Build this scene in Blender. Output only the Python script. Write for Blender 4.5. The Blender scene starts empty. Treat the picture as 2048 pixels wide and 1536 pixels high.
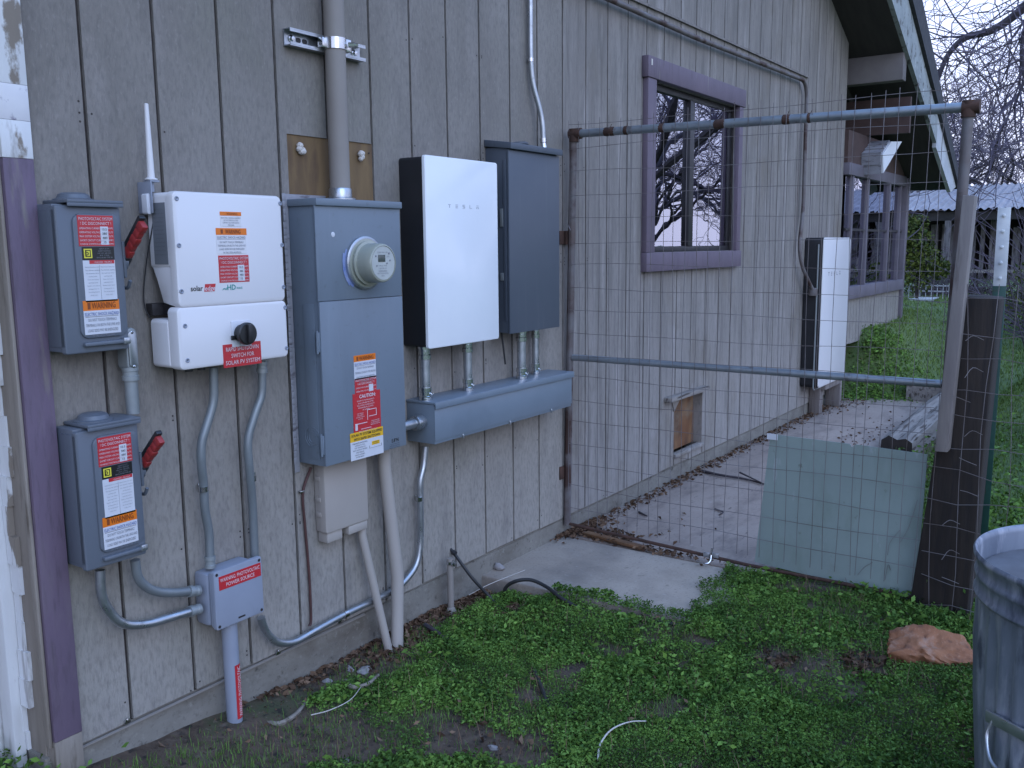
import bpy, bmesh, math, random
import numpy as np
from mathutils import Vector, Matrix, noise as mnoise
random.seed(7); rng = np.random.default_rng(11)
sc = bpy.context.scene
C = sc.collection
# ------------------------------------------------------------------ camera
F_PX = 1828.66; YAW, PITCH, ROLL = 0.9630018, -0.1493767, -0.0098242
CAM = Vector((-1.312854, -2.182979, 1.263416))
def basis():
    cy, sy, cp, sp = math.cos(YAW), math.sin(YAW), math.cos(PITCH), math.sin(PITCH)
    f = Vector((sy*cp, cy*cp, sp)); r = Vector((cy, -sy, 0)); u = r.cross(f)
    cr, sr = math.cos(ROLL), math.sin(ROLL)
    return r*cr+u*sr, -r*sr+u*cr, f
RR, UU, FF = basis()
cam_d = bpy.data.cameras.new('camera'); cam = bpy.data.objects.new('camera', cam_d); C.objects.link(cam)
cam_d.sensor_width = 36; cam_d.lens = F_PX/2048*36; cam_d.clip_start = .05; cam_d.clip_end = 400
cam.matrix_world = Matrix(((RR.x, UU.x, -FF.x, CAM.x), (RR.y, UU.y, -FF.y, CAM.y), (RR.z, UU.z, -FF.z, CAM.z), (0, 0, 0, 1)))
sc.camera = cam
def ray(x, y): return FF+RR*((x-1024)/F_PX)-UU*((y-768)/F_PX)
def W(x, y, d=0.0):                      # a measured point at depth d in front of the house wall
    v = ray(x, y); return CAM+v*((-d-CAM.y)/v.y)
def G(x, y, z=0.0):                      # a measured point at height z
    v = ray(x, y); return CAM+v*((z-CAM.z)/v.z)
def X(x, y, x0):                         # a measured point in the plane x = x0
    v = ray(x, y); return CAM+v*((x0-CAM.x)/v.x)
# ------------------------------------------------------------------ light
world = bpy.data.worlds.new('World'); sc.world = world; world.use_nodes = True
nt = world.node_tree; nt.nodes.clear()
def N(t, ty, **k):
    n = t.nodes.new(ty)
    for a, b in k.items(): setattr(n, a, b)
    return n
sky = N(nt, 'ShaderNodeTexSky', sky_type='NISHITA', sun_disc=False)
SUN_EL, SUN_ROT = math.radians(28.8), math.radians(203.6)
sky.sun_elevation = SUN_EL; sky.sun_rotation = SUN_ROT; sky.dust_density = 3.0; sky.ozone_density = 3.0
tc = N(nt, 'ShaderNodeTexCoord'); mp = N(nt, 'ShaderNodeMapping'); mp.inputs['Scale'].default_value = (1, 1, 2.5)
nz = N(nt, 'ShaderNodeTexNoise'); nz.inputs['Scale'].default_value = 2.2; nz.inputs['Detail'].default_value = 5
cr = N(nt, 'ShaderNodeValToRGB')
cr.color_ramp.elements[0].position = .3; cr.color_ramp.elements[0].color = (.88, .90, .95, 1)
cr.color_ramp.elements[1].position = .7; cr.color_ramp.elements[1].color = (1.08, 1.07, 1.04, 1)
sx = N(nt, 'ShaderNodeSeparateXYZ'); hg = N(nt, 'ShaderNodeValToRGB'); hg.color_ramp.elements[0].position = .04; hg.color_ramp.elements[0].color = (10.6, 11.2, 15.0, 1)
hg.color_ramp.elements[1].position = .75; hg.color_ramp.elements[1].color = (5.6, 9.8, 19.5, 1)
ml_ = N(nt, 'ShaderNodeMix', data_type='RGBA', blend_type='MULTIPLY'); ml_.inputs[0].default_value = 1.0
mx = N(nt, 'ShaderNodeMix', data_type='RGBA'); mx.inputs[0].default_value = .93
bg = N(nt, 'ShaderNodeBackground'); bg.inputs['Strength'].default_value = .105
ow = N(nt, 'ShaderNodeOutputWorld')
L = nt.links.new
L(tc.outputs['Generated'], mp.inputs[0]); L(mp.outputs[0], nz.inputs[0]); L(nz.outputs[0], cr.inputs[0])
L(tc.outputs['Generated'], sx.inputs[0]); L(sx.outputs[2], hg.inputs[0]); L(hg.outputs[0], ml_.inputs[6]); L(cr.outputs[0], ml_.inputs[7]); L(sky.outputs[0], mx.inputs[6]); L(ml_.outputs[2], mx.inputs[7]); L(mx.outputs[2], bg.inputs[0]); L(bg.outputs[0], ow.inputs[0])
sl = bpy.data.lights.new('sun', 'SUN'); sl.energy = .9; sl.angle = math.radians(45); sl.color = (.62, .76, 1.0)
so = bpy.data.objects.new('sun', sl); C.objects.link(so)
sd = Vector((-.35, -.80, .48)).normalized(); so.rotation_euler = sd.to_track_quat('Z', 'Y').to_euler()
sc.view_settings.view_transform = 'Standard'; sc.view_settings.look = 'None'
sc.view_settings.exposure = 0.17; sc.view_settings.gamma = 1.0
sc.cycles.max_bounces = 6
# ------------------------------------------------------------------ materials
def mat(name, base, rough=.6, metal=0.0, var=None, scale=8.0, stretch=(1, 1, 1), amt=(.35, .65), detail=6.0, bump=0.0, bscale=None, bstretch=None,
        spec=.5, emit=None, layers=(), rvar=0.0, noise_rough=.6, foot=None):
    m = bpy.data.materials.new(name); m.use_nodes = True; t = m.node_tree; b = t.nodes['Principled BSDF']
    b.inputs['Base Color'].default_value = (*base, 1); b.inputs['Roughness'].default_value = rough
    b.inputs['Metallic'].default_value = metal; b.inputs['Specular IOR Level'].default_value = spec
    if emit: b.inputs['Emission Color'].default_value = (*emit[0], 1); b.inputs['Emission Strength'].default_value = emit[1]
    co = N(t, 'ShaderNodeTexCoord')
    def noise(sc_, st, det=detail, off=(0, 0, 0)):
        mpn = N(t, 'ShaderNodeMapping'); mpn.inputs['Scale'].default_value = st; mpn.inputs['Location'].default_value = off
        n = N(t, 'ShaderNodeTexNoise'); n.inputs['Scale'].default_value = sc_; n.inputs['Detail'].default_value = det; n.inputs['Roughness'].default_value = noise_rough
        t.links.new(co.outputs['Object'], mpn.inputs[0]); t.links.new(mpn.outputs[0], n.inputs[0]); return n
    cur = None
    if var:
        n = noise(scale, stretch); r = N(t, 'ShaderNodeValToRGB')
        r.color_ramp.elements[0].position = amt[0]; r.color_ramp.elements[0].color = (*base, 1)
        r.color_ramp.elements[1].position = amt[1]; r.color_ramp.elements[1].color = (*var, 1)
        t.links.new(n.outputs[0], r.inputs[0]); cur = r.outputs[0]
    if foot:                                                       # paler tone towards the foot of the boards, ragged upper edge
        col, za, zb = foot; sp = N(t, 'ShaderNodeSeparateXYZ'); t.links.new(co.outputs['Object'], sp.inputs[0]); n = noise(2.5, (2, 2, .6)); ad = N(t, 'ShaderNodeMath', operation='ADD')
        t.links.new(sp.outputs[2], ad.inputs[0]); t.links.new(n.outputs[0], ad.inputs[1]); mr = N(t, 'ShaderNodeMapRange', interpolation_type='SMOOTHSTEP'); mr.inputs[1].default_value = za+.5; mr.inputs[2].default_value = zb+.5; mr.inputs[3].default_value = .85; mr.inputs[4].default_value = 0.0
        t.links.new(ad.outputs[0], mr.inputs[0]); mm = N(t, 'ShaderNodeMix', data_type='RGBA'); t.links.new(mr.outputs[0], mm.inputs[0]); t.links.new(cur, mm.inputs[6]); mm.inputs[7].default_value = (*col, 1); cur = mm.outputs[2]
    for i, (col, s_, st_, lo, hi) in enumerate(layers):           # further stains, laid over one another
        n = noise(s_, st_, 8, (3.1*i+1, 7.7*i, 1.9*i)); mr = N(t, 'ShaderNodeMapRange'); mr.inputs[1].default_value = lo; mr.inputs[2].default_value = hi
        t.links.new(n.outputs[0], mr.inputs[0]); mm = N(t, 'ShaderNodeMix', data_type='RGBA')
        t.links.new(mr.outputs[0], mm.inputs[0])
        if cur: t.links.new(cur, mm.inputs[6])
        else: mm.inputs[6].default_value = (*base, 1)
        mm.inputs[7].default_value = (*col, 1); cur = mm.outputs[2]
    if cur: t.links.new(cur, b.inputs['Base Color'])
    if rvar:
        n = noise(scale*1.7, stretch); mr = N(t, 'ShaderNodeMapRange'); mr.inputs[1].default_value = .3; mr.inputs[2].default_value = .7
        mr.inputs[3].default_value = max(0, rough-rvar); mr.inputs[4].default_value = min(1, rough+rvar)
        t.links.new(n.outputs[0], mr.inputs[0]); t.links.new(mr.outputs[0], b.inputs['Roughness'])
    if bump:
        n = noise(bscale or scale*3, bstretch or stretch); bp = N(t, 'ShaderNodeBump'); bp.inputs['Strength'].default_value = bump; bp.inputs['Distance'].default_value = .004
        t.links.new(n.outputs[0], bp.inputs['Height']); t.links.new(bp.outputs[0], b.inputs['Normal'])
    return m
M = {}
def new(k, *a, **kw): M[k] = mat(k, *a, **kw)
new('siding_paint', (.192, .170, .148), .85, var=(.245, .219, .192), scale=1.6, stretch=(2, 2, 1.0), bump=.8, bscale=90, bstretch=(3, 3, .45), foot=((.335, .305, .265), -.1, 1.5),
    layers=[((.155, .138, .125), 5, (2.0, 1, .8), .50, .9), ((.31, .275, .25), 4, (2, 1, .6), .55, .95), ((.19, .18, .14), 1.3, (1, 1, 1), .52, .80), ((.14, .125, .112), 60, (1.5, 1, .55), .46, .85), ((.33, .295, .27), 80, (1.3, 1, .7), .56, .90), ((.095, .08, .07), 26, (1.6, 1, .8), .69, .80), ((.125, .115, .10), 3.2, (2.5, 1, .4), .60, .95)])
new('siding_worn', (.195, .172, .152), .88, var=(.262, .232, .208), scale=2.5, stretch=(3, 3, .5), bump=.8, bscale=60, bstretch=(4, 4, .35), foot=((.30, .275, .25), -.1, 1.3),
    layers=[((.12, .108, .095), 7, (4, 1, .3), .50, .76), ((.36, .325, .30), 5, (4, 1, .3), .55, .75), ((.17, .14, .105), 3, (1, 1, .6), .55, .8), ((.14, .122, .108), 40, (2.0, 1, .45), .50, .9), ((.34, .30, .275), 45, (2.0, 1, .45), .60, .95)])
new('groove_dark', (.028, .022, .020), .9, var=(.055, .044, .038), scale=30)
new('foundation_concrete', (.175, .158, .132), .9, var=(.23, .21, .178), scale=5, bump=.5, bscale=70, layers=[((.12, .10, .078), 3, (1, 1, 2), .50, .72), ((.07, .06, .05), 22, (1, 1, 1), .62, .72), ((.28, .26, .22), 50, (1, 1, 1), .58, .8), ((.11, .10, .085), 70, (1, 1, 1), .55, .8)])
new('purple_paint', (.118, .090, .115), .65, var=(.15, .112, .14), scale=3, stretch=(2, 2, .6), bump=.3, bscale=60, bstretch=(4, 4, .4),
    layers=[((.22, .19, .18), 14, (3, 3, .3), .62, .74), ((.08, .06, .07), 20, (3, 3, .4), .56, .8)])
new('corner_paint', (.125, .090, .125), .7, var=(.155, .108, .15), scale=3, stretch=(2, 2, .6), bump=.3, bscale=60, layers=[((.20, .17, .15), 10, (2.5, 2.5, .35), .60, .72), ((.085, .062, .08), 24, (3, 3, .5), .50, .8), ((.19, .15, .17), 4, (2, 2, .6), .55, .8)])
new('overspray_white', (.72, .70, .68), .7, var=(.60, .58, .60), scale=6, layers=[((.12, .09, .165), 22, (1, 1, .8), .57, .66)])
new('peeling_white', (.62, .61, .60), .75, var=(.72, .72, .71), scale=5, stretch=(1, 1, .3), bump=.8, bscale=25, bstretch=(1, 1, .3),
    layers=[((.24, .20, .16), 6, (1, 2.5, .45), .55, .58), ((.42, .40, .38), 14, (1, 3, .3), .58, .66)])
new('bare_wood', (.21, .175, .14), .85, var=(.28, .24, .20), scale=8, stretch=(3, 3, .3), bump=.5, layers=[((.11, .085, .06), 9, (3, 3, .5), .55, .7)])
new('plywood', (.125, .075, .035), .8, var=(.20, .125, .055), scale=5, stretch=(3, 3, .5), bump=.2, layers=[((.11, .065, .035), 5, (4, 4, 1.0), .5, .68)])
new('pet_board', (.15, .06, .022), .8, var=(.24, .13, .06), scale=4, stretch=(2, 2, .6), layers=[((.07, .04, .025), 4, (2, 2, 1), .5, .7), ((.20, .16, .11), 3, (1, 1, 1.6), .55, .75)])
new('foam', (.55, .50, .45), .8, bump=.3)
new('meter_grey', (.150, .182, .215), .42, var=(.165, .198, .232), scale=1.5, bump=.04, bscale=300, rvar=.06, layers=[((.125, .15, .18), 3, (2, 2, .5), .52, .8), ((.20, .225, .25), 9, (4, 4, .25), .60, .85), ((.12, .14, .16), 40, (1, 1, 1), .60, .8)])
new('disconnect_grey', (.105, .120, .142), .45, var=(.118, .133, .155), scale=2, bump=.08, bscale=350, rvar=.06, layers=[((.145, .158, .175), 8, (4, 4, .3), .58, .82), ((.085, .098, .118), 5, (1, 1, 1), .55, .8)])
new('tall_grey', (.072, .085, .105), .45, var=(.082, .095, .115), scale=2, bump=.06, bscale=350, rvar=.05, layers=[((.10, .112, .13), 8, (4, 4, .25), .58, .82)])
new('trough_grey', (.155, .19, .225), .36, var=(.172, .207, .242), scale=2.5, bump=.04, bscale=300, rvar=.07, layers=[((.13, .155, .185), 4, (1, 1, 1), .55, .8), ((.22, .24, .26), 12, (1.5, 3, .6), .62, .85)])
new('pvc_grey', (.24, .26, .31), .5, var=(.27, .29, .34), scale=6, bump=.05, layers=[((.20, .22, .26), 10, (1, 1, .4), .6, .8)])
new('flex_grey', (.16, .175, .18), .4, metal=.3, var=(.21, .23, .235), scale=10, stretch=(1, 1, .6))
new('galvanised', (.46, .48, .50), .34, metal=.85, var=(.36, .38, .40), scale=14, rvar=.1, layers=[((.28, .29, .29), 30, (1, 1, 1), .58, .7)])
new('shiny_metal', (.62, .63, .64), .18, metal=1.0, var=(.5, .51, .52), scale=20)
new('dull_conduit', (.24, .26, .26), .45, metal=.35, var=(.30, .32, .32), scale=12)
new('white_enamel', (.68, .655, .65), .32, var=(.66, .635, .63), scale=3, bump=.02, bscale=200)
new('gateway_white', (.76, .77, .78), .16, var=(.73, .745, .76), scale=4, bump=.10, bscale=30, spec=.6)
new('black_shell', (.008, .008, .010), .5, var=(.012, .012, .014), scale=8)
new('black_plastic', (.015, .014, .015), .4, var=(.02, .02, .02), scale=10)
new('black_rubber', (.016, .016, .018), .55, var=(.03, .028, .026), scale=10)
new('red_handle', (.33, .03, .028), .45, var=(.26, .024, .022), scale=20)
new('red_label', (.50, .028, .035), .35, var=(.46, .026, .033), scale=6)
new('orange_label', (.72, .17, .012), .35)
new('yellow_label', (.74, .42, .02), .35)
new('white_label', (.60, .60, .62), .35, var=(.56, .56, .58), scale=8)
new('black_label', (.012, .012, .012), .35)
new('grey_label', (.19, .20, .215), .4)
new('print_faint', (.13, .14, .15), .5); new('porch_trim', (.115, .10, .115), .75, var=(.15, .13, .15), scale=5); new('print_black', (.03, .03, .03), .5); new('print_grey', (.20, .20, .22), .5); new('print_white', (.62, .55, .56), .5)
new('print_brown', (.22, .05, .01), .5); new('print_teal', (.04, .26, .23), .5); new('print_yellow', (.70, .62, .05), .5); new('print_blue', (.06, .1, .3), .5)
new('logo_grey', (.42, .43, .46), .3)
new('led_blue', (.02, .05, .5), .4, emit=((.05, .15, 1.0), 2.2))
new('beige_paint', (.235, .205, .18), .6, var=(.26, .23, .20), scale=5, bump=.1, bscale=100, layers=[((.22, .20, .18), 7, (1, 1, .3), .6, .75)])
new('telecom_beige', (.34, .30, .265), .55, var=(.37, .33, .29), scale=4, bump=.05)
new('meter_glass', (.30, .31, .25), .14, var=(.34, .35, .29), scale=4, spec=.7)
new('meter_face', (.44, .45, .42), .3, var=(.40, .41, .38), scale=10); new('lcd', (.08, .09, .08), .2)
new('blue_tape', (.14, .20, .42), .6, var=(.28, .33, .48), scale=40)
new('cable_brown', (.055, .025, .022), .6, var=(.09, .035, .03), scale=15)
new('window_black', (.018, .016, .018), .45, var=(.03, .026, .026), scale=8)
new('concrete', (.35, .285, .225), .9, var=(.41, .34, .275), scale=2.5, bump=.35, bscale=90, layers=[((.22, .185, .155), 2.2, (1, 1, 1), .50, .72), ((.16, .135, .11), 22, (1, 1, 1), .64, .74), ((.42, .37, .32), 6, (1, 1, 1), .6, .8), ((.19, .16, .135), 80, (1, 1, 1), .54, .8), ((.44, .39, .34), 60, (1, 1, 1), .60, .8), ((.20, .15, .10), .9, (1, 1, 1), .56, .7)])
new('path_concrete', (.285, .22, .18), .9, var=(.36, .285, .235), scale=2, bump=.35, bscale=60, layers=[((.20, .155, .13), 3.0, (1.2, 3, 1), .50, .72), ((.13, .10, .085), 14, (1, 3, 1), .62, .72), ((.16, .13, .11), 60, (1, 1, 1), .56, .8), ((.42, .36, .32), 30, (1, 1, 1), .62, .8)])
new('soil', (.060, .038, .024), .95, var=(.115, .078, .052), scale=14, bump=1.0, bscale=70, layers=[((.055, .062, .026), 4, (1, 1, 1), .56, .70), ((.17, .125, .09), 60, (1, 1, 1), .60, .72), ((.022, .016, .012), 32, (1, 1, 1), .54, .66), ((.13, .095, .07), 9, (1, 1, 1), .58, .7)])
new('far_grass', (.075, .115, .032), .9, var=(.11, .155, .045), scale=7, bump=1.0, bscale=40)
new('rust_pipe', (.30, .33, .35), .42, metal=.55, var=(.24, .26, .28), scale=12, rvar=.1, layers=[((.10, .055, .04), 7, (1, 1, 1), .60, .70)])
new('rust', (.045, .024, .017), .9, var=(.085, .042, .028), scale=25, bump=.4)
new('rusty_post', (.17, .16, .16), .6, metal=.2, var=(.11, .08, .07), scale=6, layers=[((.06, .032, .026), 5, (1, 1, 1), .5, .6)])
new('wire', (.24, .22, .225), .5, metal=.4, var=(.13, .10, .09), scale=6)
new('blue_sheet', (.225, .275, .25), .55, var=(.26, .315, .285), scale=2.5, bump=.1, bscale=20, layers=[((.18, .23, .185), 4, (1, 1.5, .6), .50, .74), ((.36, .38, .38), 12, (1, 1.6, .5), .64, .76), ((.13, .14, .11), 30, (1, 1, .6), .66, .76), ((.17, .17, .12), 1.5, (1, 1, 1), .55, .7)])
new('board_grey', (.17, .145, .135), .85, var=(.23, .20, .18), scale=7, stretch=(3, 3, .3), bump=.5, bscale=30, layers=[((.10, .08, .07), 10, (3, 3, .3), .56, .7)])
new('dark_post', (.016, .011, .008), .9, var=(.032, .022, .016), scale=7, stretch=(3, 3, .3), bump=.9, bscale=20, layers=[((.015, .011, .01), 12, (3, 3, .3), .52, .66)])
new('tie_wood', (.19, .165, .145), .9, var=(.27, .24, .21), scale=8, stretch=(.35, 3, 3), bump=1.0, bscale=18, bstretch=(.35, 4, 4), layers=[((.07, .055, .045), 8, (.3, 5, 3), .52, .6)])
new('tie_end', (.022, .018, .016), .95, var=(.04, .03, .025), scale=10)
new('post_green', (.012, .05, .038), .5, var=(.02, .07, .05), scale=10, layers=[((.05, .03, .02), 20, (1, 1, .4), .62, .7)])
new('post_white', (.68, .68, .66), .5, var=(.50, .52, .53), scale=10)
new('can_metal', (.24, .26, .30), .42, metal=.38, var=(.15, .17, .21), scale=6, stretch=(2.2, 2.2, .6), rvar=.12, layers=[((.40, .41, .45), 7, (3.0, 3.0, .6), .50, .66), ((.085, .095, .12), 10, (2.5, 2.5, .7), .54, .68)])
new('can_inside', (.17, .165, .17), .6, metal=.4, var=(.12, .11, .11), scale=8)
new('water', (.01, .012, .014), .02, spec=1.0); M['water'].node_tree.nodes['Principled BSDF'].inputs['IOR'].default_value = 3.0
new('rock', (.25, .095, .042), .85, var=(.33, .14, .065), scale=9, bump=.9, bscale=45, layers=[((.40, .26, .19), 14, (1, 1, 1), .56, .74), ((.12, .05, .03), 24, (1, 1, 1), .54, .7), ((.42, .22, .13), 90, (1, 1, 1), .56, .8), ((.10, .06, .045), 5, (1, 1, 1.4), .56, .72)])
new('pebble', (.30, .27, .26), .8, var=(.22, .20, .19), scale=30, bump=.3)
new('roof_shingle', (.035, .034, .038), .9, var=(.06, .058, .062), scale=25)
new('fascia_paint', (.24, .26, .255), .75, var=(.33, .35, .345), scale=6, layers=[((.10, .095, .09), 6, (2, 2, 2), .54, .64), ((.50, .52, .52), 9, (1, 1, 1), .62, .7)])
new('fascia_white', (.50, .51, .52), .7, var=(.42, .43, .44), scale=8)
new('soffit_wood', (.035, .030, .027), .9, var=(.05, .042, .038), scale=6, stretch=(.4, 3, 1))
new('beam_paint', (.17, .15, .14), .8, var=(.14, .12, .115), scale=6)
new('hood_shingle', (.30, .295, .31), .85, var=(.22, .215, .23), scale=9, layers=[((.12, .11, .12), 12, (1, 1, 4), .56, .66)])
new('hood_white', (.70, .70, .71), .6)
new('header_wood', (.06, .035, .03), .85, var=(.085, .05, .042), scale=6)
new('shed_metal', (.33, .295, .29), .45, metal=.3, var=(.22, .19, .185), scale=2.5, layers=[((.17, .15, .17), 4, (1, 1, 1), .52, .68)])
new('shed_wood', (.11, .10, .10), .9, var=(.17, .155, .15), scale=6, stretch=(3, 3, .4), layers=[((.05, .042, .04), 8, (3, 3, .5), .5, .62)])
new('shed_dark', (.02, .017, .016), .9, var=(.035, .03, .028), scale=5)
new('planter_white', (.52, .53, .55), .6)
new('bark', (.040, .032, .036), .95, var=(.065, .052, .056), scale=12, stretch=(1, 1, .4), bump=.8)
new('twig', (.085, .068, .088), .9, var=(.12, .095, .12), scale=3)
new('card_box', (.42, .30, .12), .8); new('room_wall', (.35, .33, .30), .9); new('blue_cloth', (.05, .09, .25), .8); new('sheet_white', (.6, .6, .58), .8)
def leaf_mat(name, a, b_, rough=.55):
    m = bpy.data.materials.new(name); m.use_nodes = True; t = m.node_tree; p = t.nodes['Principled BSDF']
    at = N(t, 'ShaderNodeAttribute'); at.attribute_name = 'shade'
    r = N(t, 'ShaderNodeValToRGB'); r.color_ramp.elements[0].color = (*a, 1); r.color_ramp.elements[1].color = (*b_, 1)
    t.links.new(at.outputs['Fac'], r.inputs[0]); t.links.new(r.outputs[0], p.inputs['Base Color']); p.inputs['Roughness'].default_value = rough
    p.inputs['Specular IOR Level'].default_value = .12
    return m
M['weed_leaf'] = leaf_mat('weed_leaf', (.045, .095, .020), (.185, .32, .06))
M['lawn_blade'] = leaf_mat('lawn_blade', (.085, .135, .032), (.18, .255, .06))
M['shrub_leaf'] = leaf_mat('shrub_leaf', (.03, .05, .012), (.13, .15, .03))
M['dead_leaf'] = leaf_mat('dead_leaf', (.055, .030, .02), (.22, .14, .09), .8)
def glass_mat(name, refl, tint):
    m = bpy.data.materials.new(name); m.use_nodes = True; t = m.node_tree; t.nodes.clear()
    o = N(t, 'ShaderNodeOutputMaterial'); mxs = N(t, 'ShaderNodeMixShader'); tr = N(t, 'ShaderNodeBsdfTransparent'); gl = N(t, 'ShaderNodeBsdfGlossy')
    tr.inputs[0].default_value = (*tint, 1); gl.inputs['Roughness'].default_value = .01; gl.inputs[0].default_value = (.85, .85, .95, 1)
    lw = N(t, 'ShaderNodeLayerWeight'); lw.inputs['Blend'].default_value = .35
    mr = N(t, 'ShaderNodeMapRange'); mr.inputs[3].default_value = refl; mr.inputs[4].default_value = 1.0
    nn = N(t, 'ShaderNodeTexNoise'); nn.inputs['Scale'].default_value = 2.5; bp = N(t, 'ShaderNodeBump'); bp.inputs['Strength'].default_value = .05; bp.inputs['Distance'].default_value = .02
    c2 = N(t, 'ShaderNodeTexCoord'); t.links.new(c2.outputs['Object'], nn.inputs[0]); t.links.new(nn.outputs[0], bp.inputs['Height']); t.links.new(bp.outputs[0], gl.inputs['Normal'])
    t.links.new(lw.outputs['Fresnel'], mr.inputs[0]); t.links.new(mr.outputs[0], mxs.inputs[0]); t.links.new(tr.outputs[0], mxs.inputs[1]); t.links.new(gl.outputs[0], mxs.inputs[2]); t.links.new(mxs.outputs[0], o.inputs[0])
    return m
M['pane_glass'] = glass_mat('pane_glass', .42, (.75, .78, .8)); M['porch_glass'] = glass_mat('porch_glass', .5, (.35, .35, .38)); M['jar_glass'] = glass_mat('jar_glass', .12, (.9, .9, .9))
# ------------------------------------------------------------------ mesh helpers
class MB:
    def __init__(s): s.v = []; s.f = []; s.mi = []
    def add(s, vs, fs, mi=0):
        o = len(s.v); s.v += [tuple(v) for v in vs]; s.f += [tuple(i+o for i in f) for f in fs]; s.mi += [mi]*len(fs); return s
    def box(s, a, b, bev=0.0, mi=0):
        x0, x1 = sorted((a[0], b[0])); y0, y1 = sorted((a[1], b[1])); z0, z1 = sorted((a[2], b[2]))
        vs = [(x0, y0, z0), (x1, y0, z0), (x1, y1, z0), (x0, y1, z0), (x0, y0, z1), (x1, y0, z1), (x1, y1, z1), (x0, y1, z1)]
        fs = [(0, 3, 2, 1), (4, 5, 6, 7), (0, 1, 5, 4), (1, 2, 6, 5), (2, 3, 7, 6), (3, 0, 4, 7)]
        return s.solid(vs, fs, bev, mi)
    def solid(s, vs, fs, bev=0.0, mi=0, seg=2):
        if bev <= 0: return s.add(vs, fs, mi)
        bm = bmesh.new(); bv = [bm.verts.new(v) for v in vs]
        for f in fs: bm.faces.new([bv[i] for i in f])
        bmesh.ops.bevel(bm, geom=list(bm.edges), offset=bev, segments=seg, affect='EDGES', profile=.5)
        bm.verts.index_update(); vv = [v.co[:] for v in bm.verts]; ff = [[v.index for v in f.verts] for f in bm.faces]; bm.free()
        return s.add(vv, ff, mi)
    def obox(s, c, ax, half, bev=0.0, mi=0):        # box along three given axes
        c = Vector(c); a = [Vector(v).normalized()*h for v, h in zip(ax, half)]
        sg = [(-1, -1, -1), (1, -1, -1), (1, 1, -1), (-1, 1, -1), (-1, -1, 1), (1, -1, 1), (1, 1, 1), (-1, 1, 1)]
        vs = [c+a[0]*i+a[1]*j+a[2]*k for i, j, k in sg]
        return s.solid(vs, [(0, 3, 2, 1), (4, 5, 6, 7), (0, 1, 5, 4), (1, 2, 6, 5), (2, 3, 7, 6), (3, 0, 4, 7)], bev, mi)
    def prism(s, poly, vec, bev=0.0, mi=0):         # extrude a 3D polygon along vec
        n = len(poly); p = [Vector(q) for q in poly]; v = Vector(vec)
        return s.solid(p+[q+v for q in p], [tuple(range(n))[::-1], tuple(range(n, 2*n))]+[(i, (i+1) % n, n+(i+1) % n, n+i) for i in range(n)], bev, mi)
    def plate(s, x0, x1, z0, z1, yb, yf, r=.01, e=.004, mi=0, seg=5):   # rounded housing facing -y; yf < yb
        def ring(ins, y):
            o = []; rr = max(r-ins, .0005)
            for cx, cz, a0 in ((x1-r, z1-r, 0), (x0+r, z1-r, 90), (x0+r, z0+r, 180), (x1-r, z0+r, 270)):
                for k in range(seg+1):
                    a = math.radians(a0+90*k/seg); o.append((cx+rr*math.cos(a), y, cz+rr*math.sin(a)))
            return o
        rings = [ring(0, yb), ring(0, yf+e), ring(e*.3, yf+e*.3), ring(e, yf)]
        n = len(rings[0]); vs = sum(rings, []); fs = [tuple(range(n)), tuple(range(3*n, 4*n))[::-1]]
        for k in range(3):
            for i in range(n): j = (i+1) % n; fs.append((k*n+i, (k+1)*n+i, (k+1)*n+j, k*n+j))
        return s.add(vs, fs, mi)
    def tube(s, pts, r, n=12, caps=True, mi=0):
        P = [Vector(p) for p in pts]; m = len(P); R_ = r if isinstance(r, (list, tuple)) else [r]*m
        T = [(P[min(i+1, m-1)]-P[max(i-1, 0)]).normalized() for i in range(m)]
        u = T[0].orthogonal().normalized(); vs = []
        for i in range(m):
            u = (u-T[i]*u.dot(T[i])).normalized(); w = T[i].cross(u)
            for k in range(n): a = 2*math.pi*k/n; vs.append(P[i]+(u*math.cos(a)+w*math.sin(a))*R_[i])
        fs = [(i*n+k, i*n+(k+1) % n, (i+1)*n+(k+1) % n, (i+1)*n+k) for i in range(m-1) for k in range(n)]
        if caps: fs += [tuple(range(n))[::-1], tuple(range((m-1)*n, m*n))]
        return s.add(vs, fs, mi)
    def lathe(s, c, ax, prof, n=32, mi=0):          # prof: (radius, height along axis)
        c = Vector(c); ax = Vector(ax).normalized(); u = ax.orthogonal().normalized(); w = ax.cross(u); vs = []
        for r, h in prof:
            for k in range(n): a = 2*math.pi*k/n; vs.append(c+ax*h+(u*math.cos(a)+w*math.sin(a))*max(r, 1e-5))
        m = len(prof); fs = [(i*n+k, i*n+(k+1) % n, (i+1)*n+(k+1) % n, (i+1)*n+k) for i in range(m-1) for k in range(n)]
        if prof[0][0] > 1e-4: fs.append(tuple(range(n))[::-1])
        if prof[-1][0] > 1e-4: fs.append(tuple(range((m-1)*n, m*n)))
        return s.add(vs, fs, mi)
def wpos(o):
    p = Vector((0, 0, 0))
    while o is not None: p += o.location; o = o.parent
    return p
def build(mb, name, m, parent=None, smooth=True, ang=35):
    me = bpy.data.meshes.new(name); off = wpos(parent)
    me.from_pydata([tuple(Vector(v)-off) for v in mb.v], [], mb.f)
    ms = m if isinstance(m, (list, tuple)) else [m]
    for k in ms: me.materials.append(M[k])
    me.polygons.foreach_set('material_index', mb.mi)
    bm = bmesh.new(); bm.from_mesh(me); bmesh.ops.recalc_face_normals(bm, faces=bm.faces); bm.to_mesh(me); bm.free()
    if smooth:
        me.polygons.foreach_set('use_smooth', [True]*len(me.polygons)); me.set_sharp_from_angle(angle=math.radians(ang))
    me.update(); o = bpy.data.objects.new(name, me); C.objects.link(o); o.parent = parent
    return o
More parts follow.
